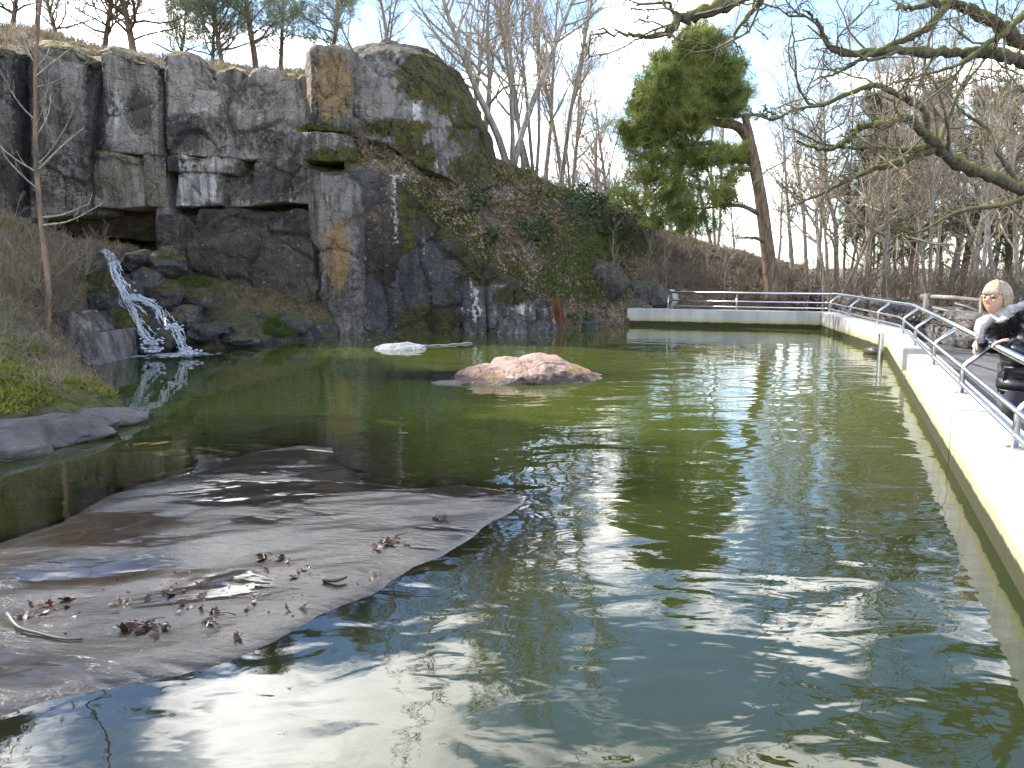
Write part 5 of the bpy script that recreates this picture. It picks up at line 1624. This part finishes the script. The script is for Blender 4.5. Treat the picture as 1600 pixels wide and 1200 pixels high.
leafy('ivy_bush', [(925, 338, 46, 24), (968, 356, 40, 22), (895, 325, 26, 14), (1000, 372, 22, 12)], 'large dark green ivy thicket on the crest of the slope', 'bush', 9000, .05, .42, k=1)
leafy('fern_clump', [(742, 318, 24, 16)], 'leafy green clump below the crag on the slope', 'bush', 700, .055, .25, k=2)
leafy('fern_clump', [(830, 362, 30, 18)], 'dark leafy clump half way down the slope', 'bush', 900, .055, .22, k=3)
leafy('fern_clump', [(768, 368, 18, 14)], 'small dark leafy clump above the wet wall', 'bush', 450, .05, .2, k=4)
leafy('fern_clump', [(905, 498, 24, 10)], 'green ferns at the water edge beside the rusty roots', 'bush', 500, .05, .16, k=5)
leafy('fern_clump', [(600, 238, 20, 14), (545, 236, 14, 12)], 'mossy green tuft of leaves on the crag ledge', 'bush', 500, .05, .2, k=6)

# bare brush
brushes = []
for k in range(3):
    r2 = np.random.default_rng(70 + k)
    root = empty('bare_shrub')
    mb = MB()
    for s in range(11):
        d = np.array([r2.normal() * .55, r2.normal() * .55, 1])
        pth = branch_path(np.zeros(3), d, r2.uniform(.7, 1.25), 5, r2, .13, .02)
        rr = np.linspace(.011, .004, 6)
        mb.tube(pth, rr, 3, cap=False)
        ramify(mb, pth, rr, 0, r2, BRUSH, .25)
    mb.build('branches', M['shrubtwig'], root)
    brushes.append(root)
bu = [False] * 3
spots = []
for px, py, D, s in ((575, 236, 18.0, .6), (605, 232, 18.1, .6), (560, 222, 18.0, .5), (640, 256, 18.2, .5), (690, 290, 18.7, .5), (540, 228, 17.9, .45)):
    spots.append((P(px, py, D), s, 'twiggy brown shrub on the ledge of the crag', 'brown shrubs on the crag ledge'))
for px, py, D, s in ((25, 430, 11.5, .75), (60, 450, 11.2, .7), (105, 440, 12.4, .7), (0, 400, 12.5, .8), (135, 430, 13.3, .7), (95, 475, 11.7, .6), (30, 485, 10.5, .6), (-40, 470, 10.5, .7), (150, 410, 14.0, .6), (55, 400, 13, .7)):
    spots.append((P(px, py, D), s, 'tangled dry shrub on the bank by the waterfall', 'dry shrubs by the waterfall'))
for px, D, s in ((1000, 21.5, .8), (1025, 22.3, .9), (1060, 22.7, .9), (1085, 23, .8), (1115, 23.6, .9), (1150, 23.8, 1.), (1180, 24.4, .9), (1235, 25, 1.), (980, 23.4, .8), (1040, 24.6, .8), (1090, 26, .8), (945, 23, .5)):
    spots.append((np.array(stand(px, D)), s, 'bare brown shrub on the slope behind the far pool wall', 'bare shrubs behind the far pool wall'))
for px, D, s in ((1270, 25, 1.3), (1300, 23, 1.2), (1330, 26, 1.4), (1355, 22, 1.2), (1380, 25, 1.4), (1405, 21, 1.2), (1430, 24, 1.4), (1455, 19.5, 1.), (1480, 22, 1.3), (1505, 19, 1.1), (1530, 22, 1.4), (1555, 18, 1.1), (1580, 20, 1.3), (1600, 17.5, 1.2), (1345, 30, 1.1), (1410, 31, 1.1), (1480, 29, 1.1), (1560, 27, 1.1), (1290, 30, 1.1), (1625, 19, 1.3)):
    spots.append((np.array(stand(px, D, .36)), s * .95, 'leafless thicket shrub in the wood above the granite wall', 'thicket shrubs in the wood'))
for px, py, D, s in ((395, 440, 17.0, .35), (440, 460, 16.9, .45), (475, 478, 16.8, .5), (350, 436, 17, .35), (490, 470, 16.9, .4)):
    spots.append((P(px, py, D), s, 'small dry fern like shrub at the foot of the dark ledge', 'dry shrubs at the ledge foot'))
for i, (loc, s, lab, grp) in enumerate(spots):
    k = i % 3
    o = brushes[k] if not bu[k] else copy_tree(brushes[k])
    bu[k] = True
    o.location = loc
    o.rotation_euler = (0, 0, i * 1.9)
    o.scale = (s, s, s * (.8 + .35 * ((i * 7) % 5) / 5))
    tag(o, lab, 'shrub', grp)

# banks: dry grass, moss, green tufts
p, n = scatter(BG, BN, 5200, rg, lambda x, y: (x > -120) & (y > 340) & (y < 600))
tag(obj('dry_grass', blade_mesh('dry_grass', p, n * .4 + np.array([.1, -.1, .5]), 4, .20, .007, rg, .5, .45), M['dry_grass']), 'dry grass tussocks on the bank by the waterfall', 'grass', kind='stuff')
p, n = scatter(BG, BN, 60000, rg, ell((120, 618, 74, 18), (20, 570, 60, 40), (62, 596, 60, 26), (10, 350, 50, 16), (20, 625, 80, 22), (150, 600, 30, 20)))
keep = vnoise(p * 1.9, 4) > -.15
tag(obj('bank_moss', blade_mesh('bank_moss', p[keep], n[keep], 3, .045, .012, rg, .55), M['bankmoss']), 'bright green moss cushions along the bank edge', 'moss', kind='stuff')
p, n = scatter(BG, BN, 1600, rg, ell((110, 575, 60, 40), (150, 605, 30, 20), (130, 545, 30, 30)))
tag(obj('dry_grass', blade_mesh('dry_grass', p, n * .4 + np.array([.2, -.3, .4]), 6, .26, .005, rg, .4, .5), M['dry_grass']), 'long pale grass leaning over the mossy bank edge', 'grass', kind='stuff')
p, n = scatter(TG, TN, 30000, rg, ell((440, 512, 30, 16), (305, 445, 26, 10), (288, 452, 16, 10)))
tag(obj('green_grass', blade_mesh('green_grass', p[:3500], n[:3500] * .5 + np.array([0, -.3, .5]), 3, .17, .007, rg, .4, .5), M['green_grass']), 'green grass tufts on the terrace by the waterfall', 'grass', kind='stuff')
p, n = scatter(TG, TN, 5000, rg, ell((400, 465, 110, 24), (490, 492, 40, 14)))
tag(obj('dry_grass', blade_mesh('dry_grass', p, n * .5 + np.array([0, -.2, .4]), 3, .14, .006, rg, .5, .5), M['dry_grass']), 'flattened dry grass on the terrace', 'grass', kind='stuff')
# rusty root beard
cc = np.array([P(862 + rg.normal() * 6, 478 + rg.normal() * 4, 17.75) for _ in range(60)])
me = blade_mesh('root_beard', cc, np.tile([0, -.15, -1.0], (60, 1)), 14, .52, .012, rg, .16)
tag(obj('root_beard', me, M['rust']), 'rusty brown beard of roots hanging to the water under green grass', 'roots')
# litter and grass on the woodland floor
q = np.c_[rg.uniform(7, 26, 20000), rg.uniform(14, 44, 20000), np.full(20000, .38)]
q = q[q[:, 0] > 7 + .08 * (q[:, 1] - 14)]
tag(obj('leaf_litter', leaves(q, np.tile([0, 0, 1.0], (len(q), 1)), .05, rg, .4), M['litter']), 'fallen leaves over the woodland floor', 'leaves', kind='stuff')

# ------------------------------------------------------------------ dead leaves and twigs stranded on the slab
def leaf_mesh(k):
    r2 = np.random.default_rng(400 + k)
    th = np.linspace(0, 2 * math.pi, 15, endpoint=False)
    rad = 1 + .28 * np.cos(th * 5 + r2.random()) + .1 * r2.normal(size=15)
    x, y = np.cos(th) * rad, np.sin(th) * rad * .55
    z = .35 * (x * x) * r2.uniform(-.3, 1) + .6 * np.abs(y) * r2.uniform(.2, 1.2) + .05 * r2.normal(size=15)
    v = np.vstack([[0, 0, 0], np.c_[x, y, z]])
    v = np.vstack([v, v - np.array([0, 0, .03])])
    f = [(0, 1 + i, 1 + (i + 1) % 15) for i in range(15)] + [(16, 17 + (i + 1) % 15, 17 + i) for i in range(15)] + [(1 + i, 17 + i, 17 + (i + 1) % 15, 1 + (i + 1) % 15) for i in range(15)]
    return mesh('leaf', v, f)


LM = [leaf_mesh(k) for k in range(6)]
for k, me in enumerate(LM):
    me.materials.append(M['redleaf'] if k == 5 else M['deadleaf'])
LMR = LM[5]


def slab_point(px, py):
    q = Z(px, py, .05)
    return np.array([q[0], q[1], slab_z(q[None, :2])[0][0]])


def clump(px, py, nleaf, size, twigs, lab, grp=None, red=False, spread=1.0):
    q = slab_point(px, py)
    root = tag(empty('leaf_clump', q), lab, 'leaves', grp)
    for i in range(nleaf):
        o = bpy.data.objects.new('leaf', LMR if red else LM[rg.integers(5)])
        COL.objects.link(o)
        o.parent = root
        s = size * rg.uniform(.6, 1.2)
        o.location = (rg.normal() * size * 1.5 * spread, rg.normal() * size * 1.1 * spread, size * (.12 + .3 * rg.random()))
        o.rotation_euler = (rg.normal() * .6, rg.normal() * .6, rg.uniform(0, 6.3))
        o.scale = (s, s, s)
    for i in range(twigs):
        mb = MB()
        a = rg.uniform(0, 3.14)
        L = size * rg.uniform(1.5, 3.2)
        c = np.array([rg.normal() * size, rg.normal() * size, .012])
        d = np.array([math.cos(a), math.sin(a) * .6, rg.uniform(0, .35)])
        mb.tube(q + np.array([c - d * L * .5 + [0, 0, L * .2], c + [0, 0, .01 + L * .12], c + d * L * .5 + [0, 0, L * .2]]), [.004, .003, .002], 5)
        mb.build('twig', M['stick'], root)
    return root


clump(85, 938, 7, .026, 0, 'dark red ball of wet leaves on the slab', red=True)
clump(232, 974, 11, .028, 3, 'large heap of curled brown leaves with sticks on the slab')
clump(614, 843, 9, .032, 4, 'dark wad of wet leaves alone near the slab middle')
clump(338, 966, 2, .022, 7, 'bristly bundle of small twigs on the slab')
clump(424, 870, 7, .027, 2, 'orange brown clump of leaves further up the slab')
clump(692, 806, 5, .026, 2, 'flat pale leaves in a dark wet hollow of the slab')
for px, py, nl, tw in ((60, 958, 3, 1), (112, 958, 2, 0), (180, 938, 4, 2), (246, 986, 2, 1), (284, 944, 4, 1), (296, 918, 3, 0), (345, 945, 2, 0), (366, 984, 3, 0), (420, 890, 2, 0), (472, 890, 3, 2), (592, 890, 3, 1), (265, 925, 2, 0), (400, 935, 1, 1), (455, 940, 2, 0), (310, 930, 1, 0), (232, 925, 1, 0), (385, 945, 1, 0)):
    clump(px, py, nl, .020, tw, 'small scrap of brown dead leaves on the wet slab', 'leaf scraps on the slab')
for i in range(46):
    px, py = 330 + rg.normal() * 130, 930 + rg.normal() * 34
    if sdf(SLAB, Z(px, py)[None, :2])[0] < .1:
        continue
    clump(px, py, 1, .007, 0, 'tiny crumb of leaf on the wet slab', 'leaf crumbs on the slab')


def stick(pts, r, lab):
    q = smooth_path(np.array([slab_point(x, y) + np.array([0, 0, h]) for x, y, h in pts]), 16)
    mb = MB()
    mb.tube(q, np.linspace(r, r * .5, 16), 6)
    tag(mb.build('twig', M['stick'], smooth=True), lab, 'twig')


stick([(12, 962, .03), (28, 978, .012), (60, 984, .01), (100, 990, .008), (128, 988, .006)], .008, 'long curved dark twig lying across the slab')
stick([(505, 903, .012), (525, 905, .016), (542, 901, .02)], .012, 'stubby black stick on the upper slab')
stick([(398, 909, .01), (422, 909, .01)], .006, 'thin straight twig beside the leaf clumps')
q = Z(630, 677, .006)
o = bpy.data.objects.new('floating_leaf', LM[0])
COL.objects.link(o)
o.location, o.scale = q, (.045, .045, .02)
tag(o, 'single brown leaf afloat on the open green water', 'leaf')

# ------------------------------------------------------------------ people at the railing
def skin_body(name, joints, edges, mat, parent, sub=2):
    """one continuous surface grown over a skeleton; joints: (xyz, rx, ry)"""
    me = bpy.data.meshes.new(name)
    me.from_pydata([tuple(map(float, j[0])) for j in joints], edges, [])
    bm = bmesh.new()
    bm.from_mesh(me)
    lay = bm.verts.layers.skin.verify()
    for v, j in zip(bm.verts, joints):
        v[lay].radius = (j[1], j[2])
        v[lay].use_root = False
    bm.verts.ensure_lookup_table()
    bm.verts[0][lay].use_root = True
    bm.to_mesh(me)
    bm.free()
    o = obj(name, me, mat, parent)
    s = o.modifiers.new('Skin', 'SKIN')
    s.use_smooth_shade = True
    s.branch_smoothing = .6
    o.modifiers.new('Subdivision', 'SUBSURF').levels = sub
    o.modifiers['Subdivision'].render_levels = sub
    return o


def quilt(name, col):
    m, nt = new_mat(name)
    co = nd(nt, 'ShaderNodeTexCoord').outputs['Object']
    z = nd(nt, 'ShaderNodeSeparateXYZ', {0: co}).outputs[2]
    w = mth(nt, 'ABSOLUTE', mth(nt, 'SINE', mth(nt, 'MULTIPLY', z, 34.0)))
    n = noise_tex(nt, co, 18, 4, .6)
    h = mth(nt, 'ADD', mth(nt, 'POWER', w, .5), mth(nt, 'MULTIPLY', n, .3))
    finish(nt, col, .42, bump(nt, h, .035), **{'Specular IOR Level': .5})
    return m


M['coat'] = quilt('black_quilted_coat', (.018, .018, .020))
M['bluecoat'] = quilt('pale_blue_jacket', (.33, .40, .48))
M['skin'] = plain('skin', (.60, .34, .25), .5, .1, 12)
M['hair'] = plain('blonde_hair', (.36, .285, .195), .5, col2=(.22, .165, .105), scale=60)
M['darkhair'] = plain('brown_hair', (.10, .06, .035), .5)
M['scarf'] = plain('white_wool_scarf', (.78, .74, .74), .9, col2=(.5, .46, .48), scale=30, bmp=.03)
M['fur'] = foliage('black_fur', (.012, .011, .011), (.04, .036, .036), trans=.05)
M['trouser'] = plain('dark_trousers', (.03, .028, .035), .8)
M['shoe'] = plain('black_boot', (.015, .014, .014), .5)
M['lens'] = plain('eyeglass_lens', (.5, .5, .42), .08, .1, spec=1.0)
M['frame'] = plain('gilt_spectacle_frame', (.55, .42, .15), .3, metal=1.0)
M['glove'] = plain('grey_knit_cuff', (.05, .05, .055), .9)
M['lip'] = plain('lips', (.50, .22, .18), .4)
M['eye'] = plain('eye', (.06, .05, .05), .2)


def frame(origin, fwd):
    """local axes of a figure: x = its right, y = forward, z = up"""
    f = unit(np.array([fwd[0], fwd[1], 0]))
    r = np.array([f[1], -f[0], 0])
    return lambda x, y, z: np.asarray(origin, float) + r * x + f * y + np.array([0, 0, z])


def head(c, look, size, hairmat, parent, glasses=True, tilt=0.0):
    """head with brow, nose, mouth, ears, hair cap and fringe; look = facing direction"""
    f = unit(np.asarray(look, float))
    r = unit(np.cross(f, [0, 0, 1.0]))
    u = np.cross(r, f)
    u, r = u * math.cos(tilt) + r * math.sin(tilt), r * math.cos(tilt) - u * math.sin(tilt)
    L = lambda a: np.asarray(c) + size * (a[:, :1] * r + a[:, 1:2] * f + a[:, 2:3] * u)
    v, fc = icosphere(5)
    q = v * np.array([.36, .44, .52])                 # in head heights
    lo = np.clip(-v[:, 2], 0, 1)
    q[:, 0] *= 1 - .34 * lo ** 1.5
    q[:, 1] *= 1 - .16 * lo
    q[:, 1] += .05 * lo * (v[:, 1] > 0)
    g = lambda x, y, s: np.exp(-(((q[:, 0] - x) / s) ** 2 + ((q[:, 2] - y) / (s * 1.1)) ** 2)) * (v[:, 1] > 0)
    q[:, 1] += .11 * g(0, -.07, .055) + .07 * g(0, .0, .045) + .02 * g(0, -.23, .09) + .03 * g(0, -.40, .10) + .025 * g(.14, -.10, .1) + .025 * g(-.14, -.10, .1)
    q[:, 1] -= .045 * g(.14, .03, .075) + .045 * g(-.14, .03, .075) + .02 * g(0, -.17, .05)
    o = obj('head', mesh('head', L(q), fc, True), M['skin'], parent)
    for s in (-1, 1):
        e = v * np.array([.05, .05, .035]) + np.array([s * .145, .37, .03])
        obj('eye', mesh('eye', L(e), fc, True), M['eye'], o)
        e = v * np.array([.035, .07, .11]) + np.array([s * .36, -.02, -.02])
        obj('ear', mesh('ear', L(e), fc, True), M['skin'], o)
    e = v * np.array([.085, .03, .018]) + np.array([0, .385, -.235])
    obj('mouth', mesh('mouth', L(e), fc, True), M['lip'], o)
    # hair: a cap combed to the sides, longer at the temples
    w = v * np.array([.405, .485, .565])
    w = w + v * (.006 * fbm(v * np.array([22, 22, 3]), 2, 3))[:, None]
    face = (v[:, 1] > .30) & (v[:, 2] < .40 - .25 * np.abs(v[:, 0]))
    low = v[:, 2] < -.55
    keep = ~(face | low)
    w[:, 2] -= .10 * (np.abs(v[:, 0]) > .75) * (v[:, 2] < 0)
    fk = fc[keep[fc].all(1)]
    hv = np.vstack([L(w), L(w * .93)])
    obj('hair', mesh('hair', hv, np.vstack([fk, fk[:, ::-1] + len(w)]), True), hairmat, o)
    fr = MB()
    for s in (-1, 1):
        for j in range(7):
            a0 = np.array([[s * (.30 + .012 * j), .20 - .05 * j, .20], [s * (.37 + .006 * j), .19 - .05 * j, -.05], [s * .375, .17 - .05 * j, -.30 - .02 * j], [s * .35, .17 - .05 * j, -.46]])
            fr.tube(smooth_path(L(a0), 8), np.linspace(.035, .014, 8) * size, 5)
    sk = lambda d, g=1.0: np.array(d) / np.linalg.norm(d) * np.array([.405, .485, .565]) * g
    for j in range(26):
        x = -.62 + .05 * j
        fr.tube(smooth_path(L(np.array([sk((.10 + x * .25, .12, 1)), sk((x * .75, .55, .8), 1.02), sk((x * 1.05 - .05, .92, .42), 1.02), sk((x * 1.15 - .08, 1.0, .20 + .25 * min(x + .2, .2)), 1.01)])), 9), np.linspace(.03, .012, 9) * size, 5)
    fr.build('fringe', hairmat, o, True)
    if glasses:
        gm = MB()
        th = np.linspace(0, 2 * math.pi, 17)
        for s in (-1, 1):
            gm.tube(L(np.c_[s * .155 + .105 * np.cos(th), np.full(17, .455), .02 + .07 * np.sin(th)]), .009 * size, 5)
            gm.tube(L(np.array([[s * .26, .45, .03], [s * .37, .30, .03], [s * .385, -.02, .02]])), .009 * size, 5)
        gm.tube(L(np.array([[-.05, .46, .03], [0, .475, .04], [.05, .46, .03]])), .009 * size, 5)
        go = gm.build('glasses', M['frame'], o, True)
        for s in (-1, 1):
            lm = MB()
            tt = np.linspace(0, 2 * math.pi, 16, endpoint=False)
            ring = np.c_[s * .155 + .098 * np.cos(tt), np.full(16, .452), .02 + .064 * np.sin(tt)]
            lm.add(np.vstack([L(ring), L(ring + np.array([0, .008, 0]))]), [tuple(range(16)), tuple(range(31, 15, -1))] + [(i, (i + 1) % 16, 16 + (i + 1) % 16, 16 + i) for i in range(16)])
            m_ = bpy.data.materials.get('clear_lens')
            if m_ is None:
                m_, nt_ = new_mat('clear_lens')
                a = nd(nt_, 'ShaderNodeMixShader', {0: nd(nt_, 'ShaderNodeFresnel', {0: 1.5}).outputs[0], 1: nd(nt_, 'ShaderNodeBsdfTransparent').outputs[0], 2: nd(nt_, 'ShaderNodeBsdfGlossy', {'Roughness': .02}).outputs[0]})
                nd(nt_, 'ShaderNodeOutputMaterial', {0: a.outputs[0]})
            lm.build('lens', m_, go)
    return o


def hand(wrist, direction, palm_n, parent, curl=.5, size=.18, side=1, mat='skin'):
    """palm and five separate bent fingers, one skin"""
    d = unit(np.asarray(direction, float))
    n = unit(np.asarray(palm_n, float) - d * (np.asarray(palm_n, float) @ d))
    s = np.cross(d, n) * side
    w = np.asarray(wrist, float)
    k = size / .18
    J = [(w, .024 * k, .018 * k), (w + d * .035 * k, .032 * k, .016 * k), (w + d * .075 * k, .036 * k, .014 * k)]
    E = [(0, 1), (1, 2)]
    skin_body('hand', J, E, M[mat], parent, 2)
    for j, (off, ln) in enumerate(((-.030, .062), (-.010, .078), (.011, .074), (.031, .058))):
        p = w + d * .078 * k + s * off * k
        pts = [(p - d * .02 * k, .0095 * k, .0095 * k)]
        a = 0.15
        q = p
        for seg, fr in enumerate((.42, .33, .25)):
            a += curl * (.75 if seg else .5)
            q = q + (d * math.cos(a) + n * math.sin(a)) * ln * fr * k
            pts.append((q, (.0092 - .0012 * seg) * k, (.0092 - .0012 * seg) * k))
        skin_body('finger', pts, [(0, 1), (1, 2), (2, 3)], M[mat], parent, 1)
    p = w + d * .03 * k - s * .026 * k
    t1 = p + (d * .6 - s * .7 + n * .2) * .035 * k
    t2 = t1 + (d * .85 - s * .25 + n * .35) * .03 * k
    t3 = t2 + (d * .9 + n * .35) * .022 * k
    skin_body('thumb', [(p, .012 * k, .012 * k), (t1, .0115 * k, .0115 * k), (t2, .0098 * k, .0098 * k), (t3, .0082 * k, .0082 * k)], [(0, 1), (1, 2), (2, 3)], M[mat], parent, 1)


def person(lab, F, pose, coat, hairmat, look, glasses, fur, scarf, hand_mats=('skin', 'skin')):
    root = tag(empty('person', F(0, 0, 0)), lab, 'person', 'people at the railing')
    p = {k: F(*v) for k, v in pose.items()}
    # legs
    J, E = [(p['pelvis'], .13, .12)], []
    for s in 'lr':
        i = len(J)
        J += [(p['hip' + s], .10, .10), (p['knee' + s], .068, .07), (p['ankle' + s], .048, .05)]
        E += [(0, i), (i, i + 1), (i + 1, i + 2)]
    skin_body('trousers', J, E, M['trouser'], root)
    for s in 'lr':
        a = p['ankle' + s]
        f = F(0, 1, 0) - F(0, 0, 0)
        skin_body('boot', [(a + np.array([0, 0, .04]), .055, .055), (a + np.array([0, 0, -.035]), .05, .055), (a + f * .08 + np.array([0, 0, -.045]), .046, .036), (a + f * .16 + np.array([0, 0, -.05]), .036, .028)], [(0, 1), (1, 2), (2, 3)], M['shoe'], root)
    # coat: hem, waist, chest, neck base and both sleeves in one surface
    J = [(p['belly'], .185, .15), (p['pelvis'], .20, .165), (p['hem'], .215, .185), (p['chest'], .185, .15), (p['neckbase'], .10, .10)]
    E = [(0, 1), (1, 2), (0, 3), (3, 4)]
    for s in 'lr':
        i = len(J)
        J += [(p['sh' + s], .078, .078), (p['el' + s], .057, .057), (p['wr' + s], .044, .044)]
        E += [(3, i), (i, i + 1), (i + 1, i + 2)]
    skin_body('coat', J, E, M[coat], root)
    skin_body('neck', [(p['neckbase'], .055, .055), (p['headc'] + (p['neckbase'] - p['headc']) * .45, .052, .052)], [(0, 1)], M['skin'], root, 1)
    head(p['headc'], look, .25, hairmat, root, glasses)
    for j, s in enumerate('lr'):
        w, e = p['wr' + s], p['el' + s]
        d = p['hd' + s] - w
        skin_body('cuff', [(w - unit(w - e) * .02, .047, .047), (w + unit(w - e) * .02, .04, .04)], [(0, 1)], M['glove'], root, 1)
        hand(w + unit(w - e) * .015, d, np.array([0, 0, -1.0]) if abs(unit(d)[2]) < .7 else F(0, -1, 0) - F(0, 0, 0), root, .5, .165, 1 if s == 'l' else -1, hand_mats[j])
    if scarf:
        c0 = p['neckbase'] + np.array([0, 0, .03])
        mb = MB()
        f = F(0, 1, 0) - F(0, 0, 0)
        rr = F(1, 0, 0) - F(0, 0, 0)
        for lo, rad in ((0, .10), (.04, .09), (.075, .08)):
            th = np.linspace(0, 2 * math.pi, 21)
            pts = c0 + np.outer(np.cos(th), rr) * rad + np.outer(np.sin(th), f) * rad * 1.1 + np.outer(np.full(21, lo) + .02 * np.sin(th * 2), [0, 0, 1])
            mb.tube(pts, .034 + .008 * np.sin(th * 5), 8)
        for o_, L in ((-.04, .20), (.03, .15)):
            st = c0 + f * .13 + rr * o_
            mb.tube([st, st + f * .06 + np.array([0, 0, -L * .3]), st + f * .07 + np.array([0, 0, -L * .65]), st + f * .06 + np.array([0, 0, -L])], [.036, .042, .04, .03], 8)
        mb.build('scarf', M['scarf'], root, True)
    if fur:
        f = F(0, 1, 0) - F(0, 0, 0)
        rr = F(1, 0, 0) - F(0, 0, 0)
        rg = np.random.default_rng(8)
        th = np.linspace(-2.6, 2.6, 260)
        c0 = p['neckbase']
        cs = c0 + np.outer(np.sin(th), rr) * .15 + np.outer(-np.cos(th), f) * .14 + np.outer(.10 * (np.cos(th) + .2) - .02, [0, 0, 1.0])
        ns = cs - (c0 + np.array([0, 0, -.05]))
        ns /= np.linalg.norm(ns, axis=1)[:, None]
        obj('fur_collar', blade_mesh('fur_collar', cs + rg.normal(size=cs.shape) * .018, ns, 40, .05, .004, rg, .6), M['fur'], root)
    return root


for D_ in np.arange(5.0, 8.0, .05):                            # her head is above the handrail, a little on the walkway side
    hc = P(1558, 466, D_)
    if (hc[:2] - along(TOPL[:4], hc[:2])[0]) @ WN > .0:
        break
rl = along(TOPL[:4], hc[:2])[0]
fwd = -np.array([*WN, 0])                                        # facing the pool
org = np.array([*(rl + WN * .13 + WT * 0.0), -.2])
Fw = frame(org, fwd)
lc = lambda w: ((w - org) @ (Fw(1, 0, 0) - Fw(0, 0, 0)), (w - org) @ (Fw(0, 1, 0) - Fw(0, 0, 0)), w[2] - org[2])
hx, hy, hz = lc(hc)
nb_ = (hx + .0, hy - .10, hz - .18)
pose = dict(pelvis=(0, -.07, .78), hipl=(-.09, -.07, .74), hipr=(.09, -.07, .74), kneel=(-.10, .0, .43), kneer=(.10, -.05, .43), anklel=(-.11, -.06, .085), ankler=(.11, -.13, .085), hem=(0, -.06, .58),
            belly=(hx * .4, -.06, .92), chest=(hx * .8, hy * .4 - .08, 1.07), neckbase=nb_, headc=(hx, hy, hz),
            shl=(nb_[0] - .19, nb_[1] - .06, nb_[2] - .09), shr=(nb_[0] + .19, nb_[1] - .04, nb_[2] - .09),
            ell=(nb_[0] - .29, nb_[1] - .10, .90), wrl=(nb_[0] - .25, .05, 1.05), hdl=(nb_[0] - .24, .15, 1.03),
            elr=(nb_[0] + .22, nb_[1] + .06, .94), wrr=(nb_[0] + .06, .22, 1.02), hdr=(nb_[0] + .03, .26, .90))
look = unit(np.array([0, 0, CAM_H - .35]) - hc) * .75 + fwd * .55
person('blonde person in glasses and white scarf leaning on the railing in a black quilted coat', Fw, pose, 'coat', M['hair'], look, True, True, True)
org2 = np.array([*(P(1640, 600, 6.4)[:2] + np.array([.18, .0])), -.2])
F2 = frame(org2, fwd)
pose2 = dict(pelvis=(0, -.02, .86), hipl=(-.09, -.02, .82), hipr=(.09, -.02, .82), kneel=(-.10, .03, .47), kneer=(.10, .02, .47), anklel=(-.11, 0, .085), ankler=(.11, -.03, .085), hem=(0, -.02, .70),
             belly=(0, -.02, 1.05), chest=(0, 0, 1.22), neckbase=(0, .02, 1.38), headc=(0, .05, 1.53), shl=(-.19, 0, 1.32), shr=(.19, 0, 1.32), ell=(-.25, -.02, 1.05), wrl=(-.2, .12, .92), hdl=(-.16, .22, .88), elr=(.25, -.02, 1.05), wrr=(.2, .12, .92), hdr=(.16, .22, .88))
person('person in a pale blue jacket standing behind the one in black', F2, pose2, 'bluecoat', M['darkhair'], fwd + np.array([0, .2, -.1]), False, False, False)
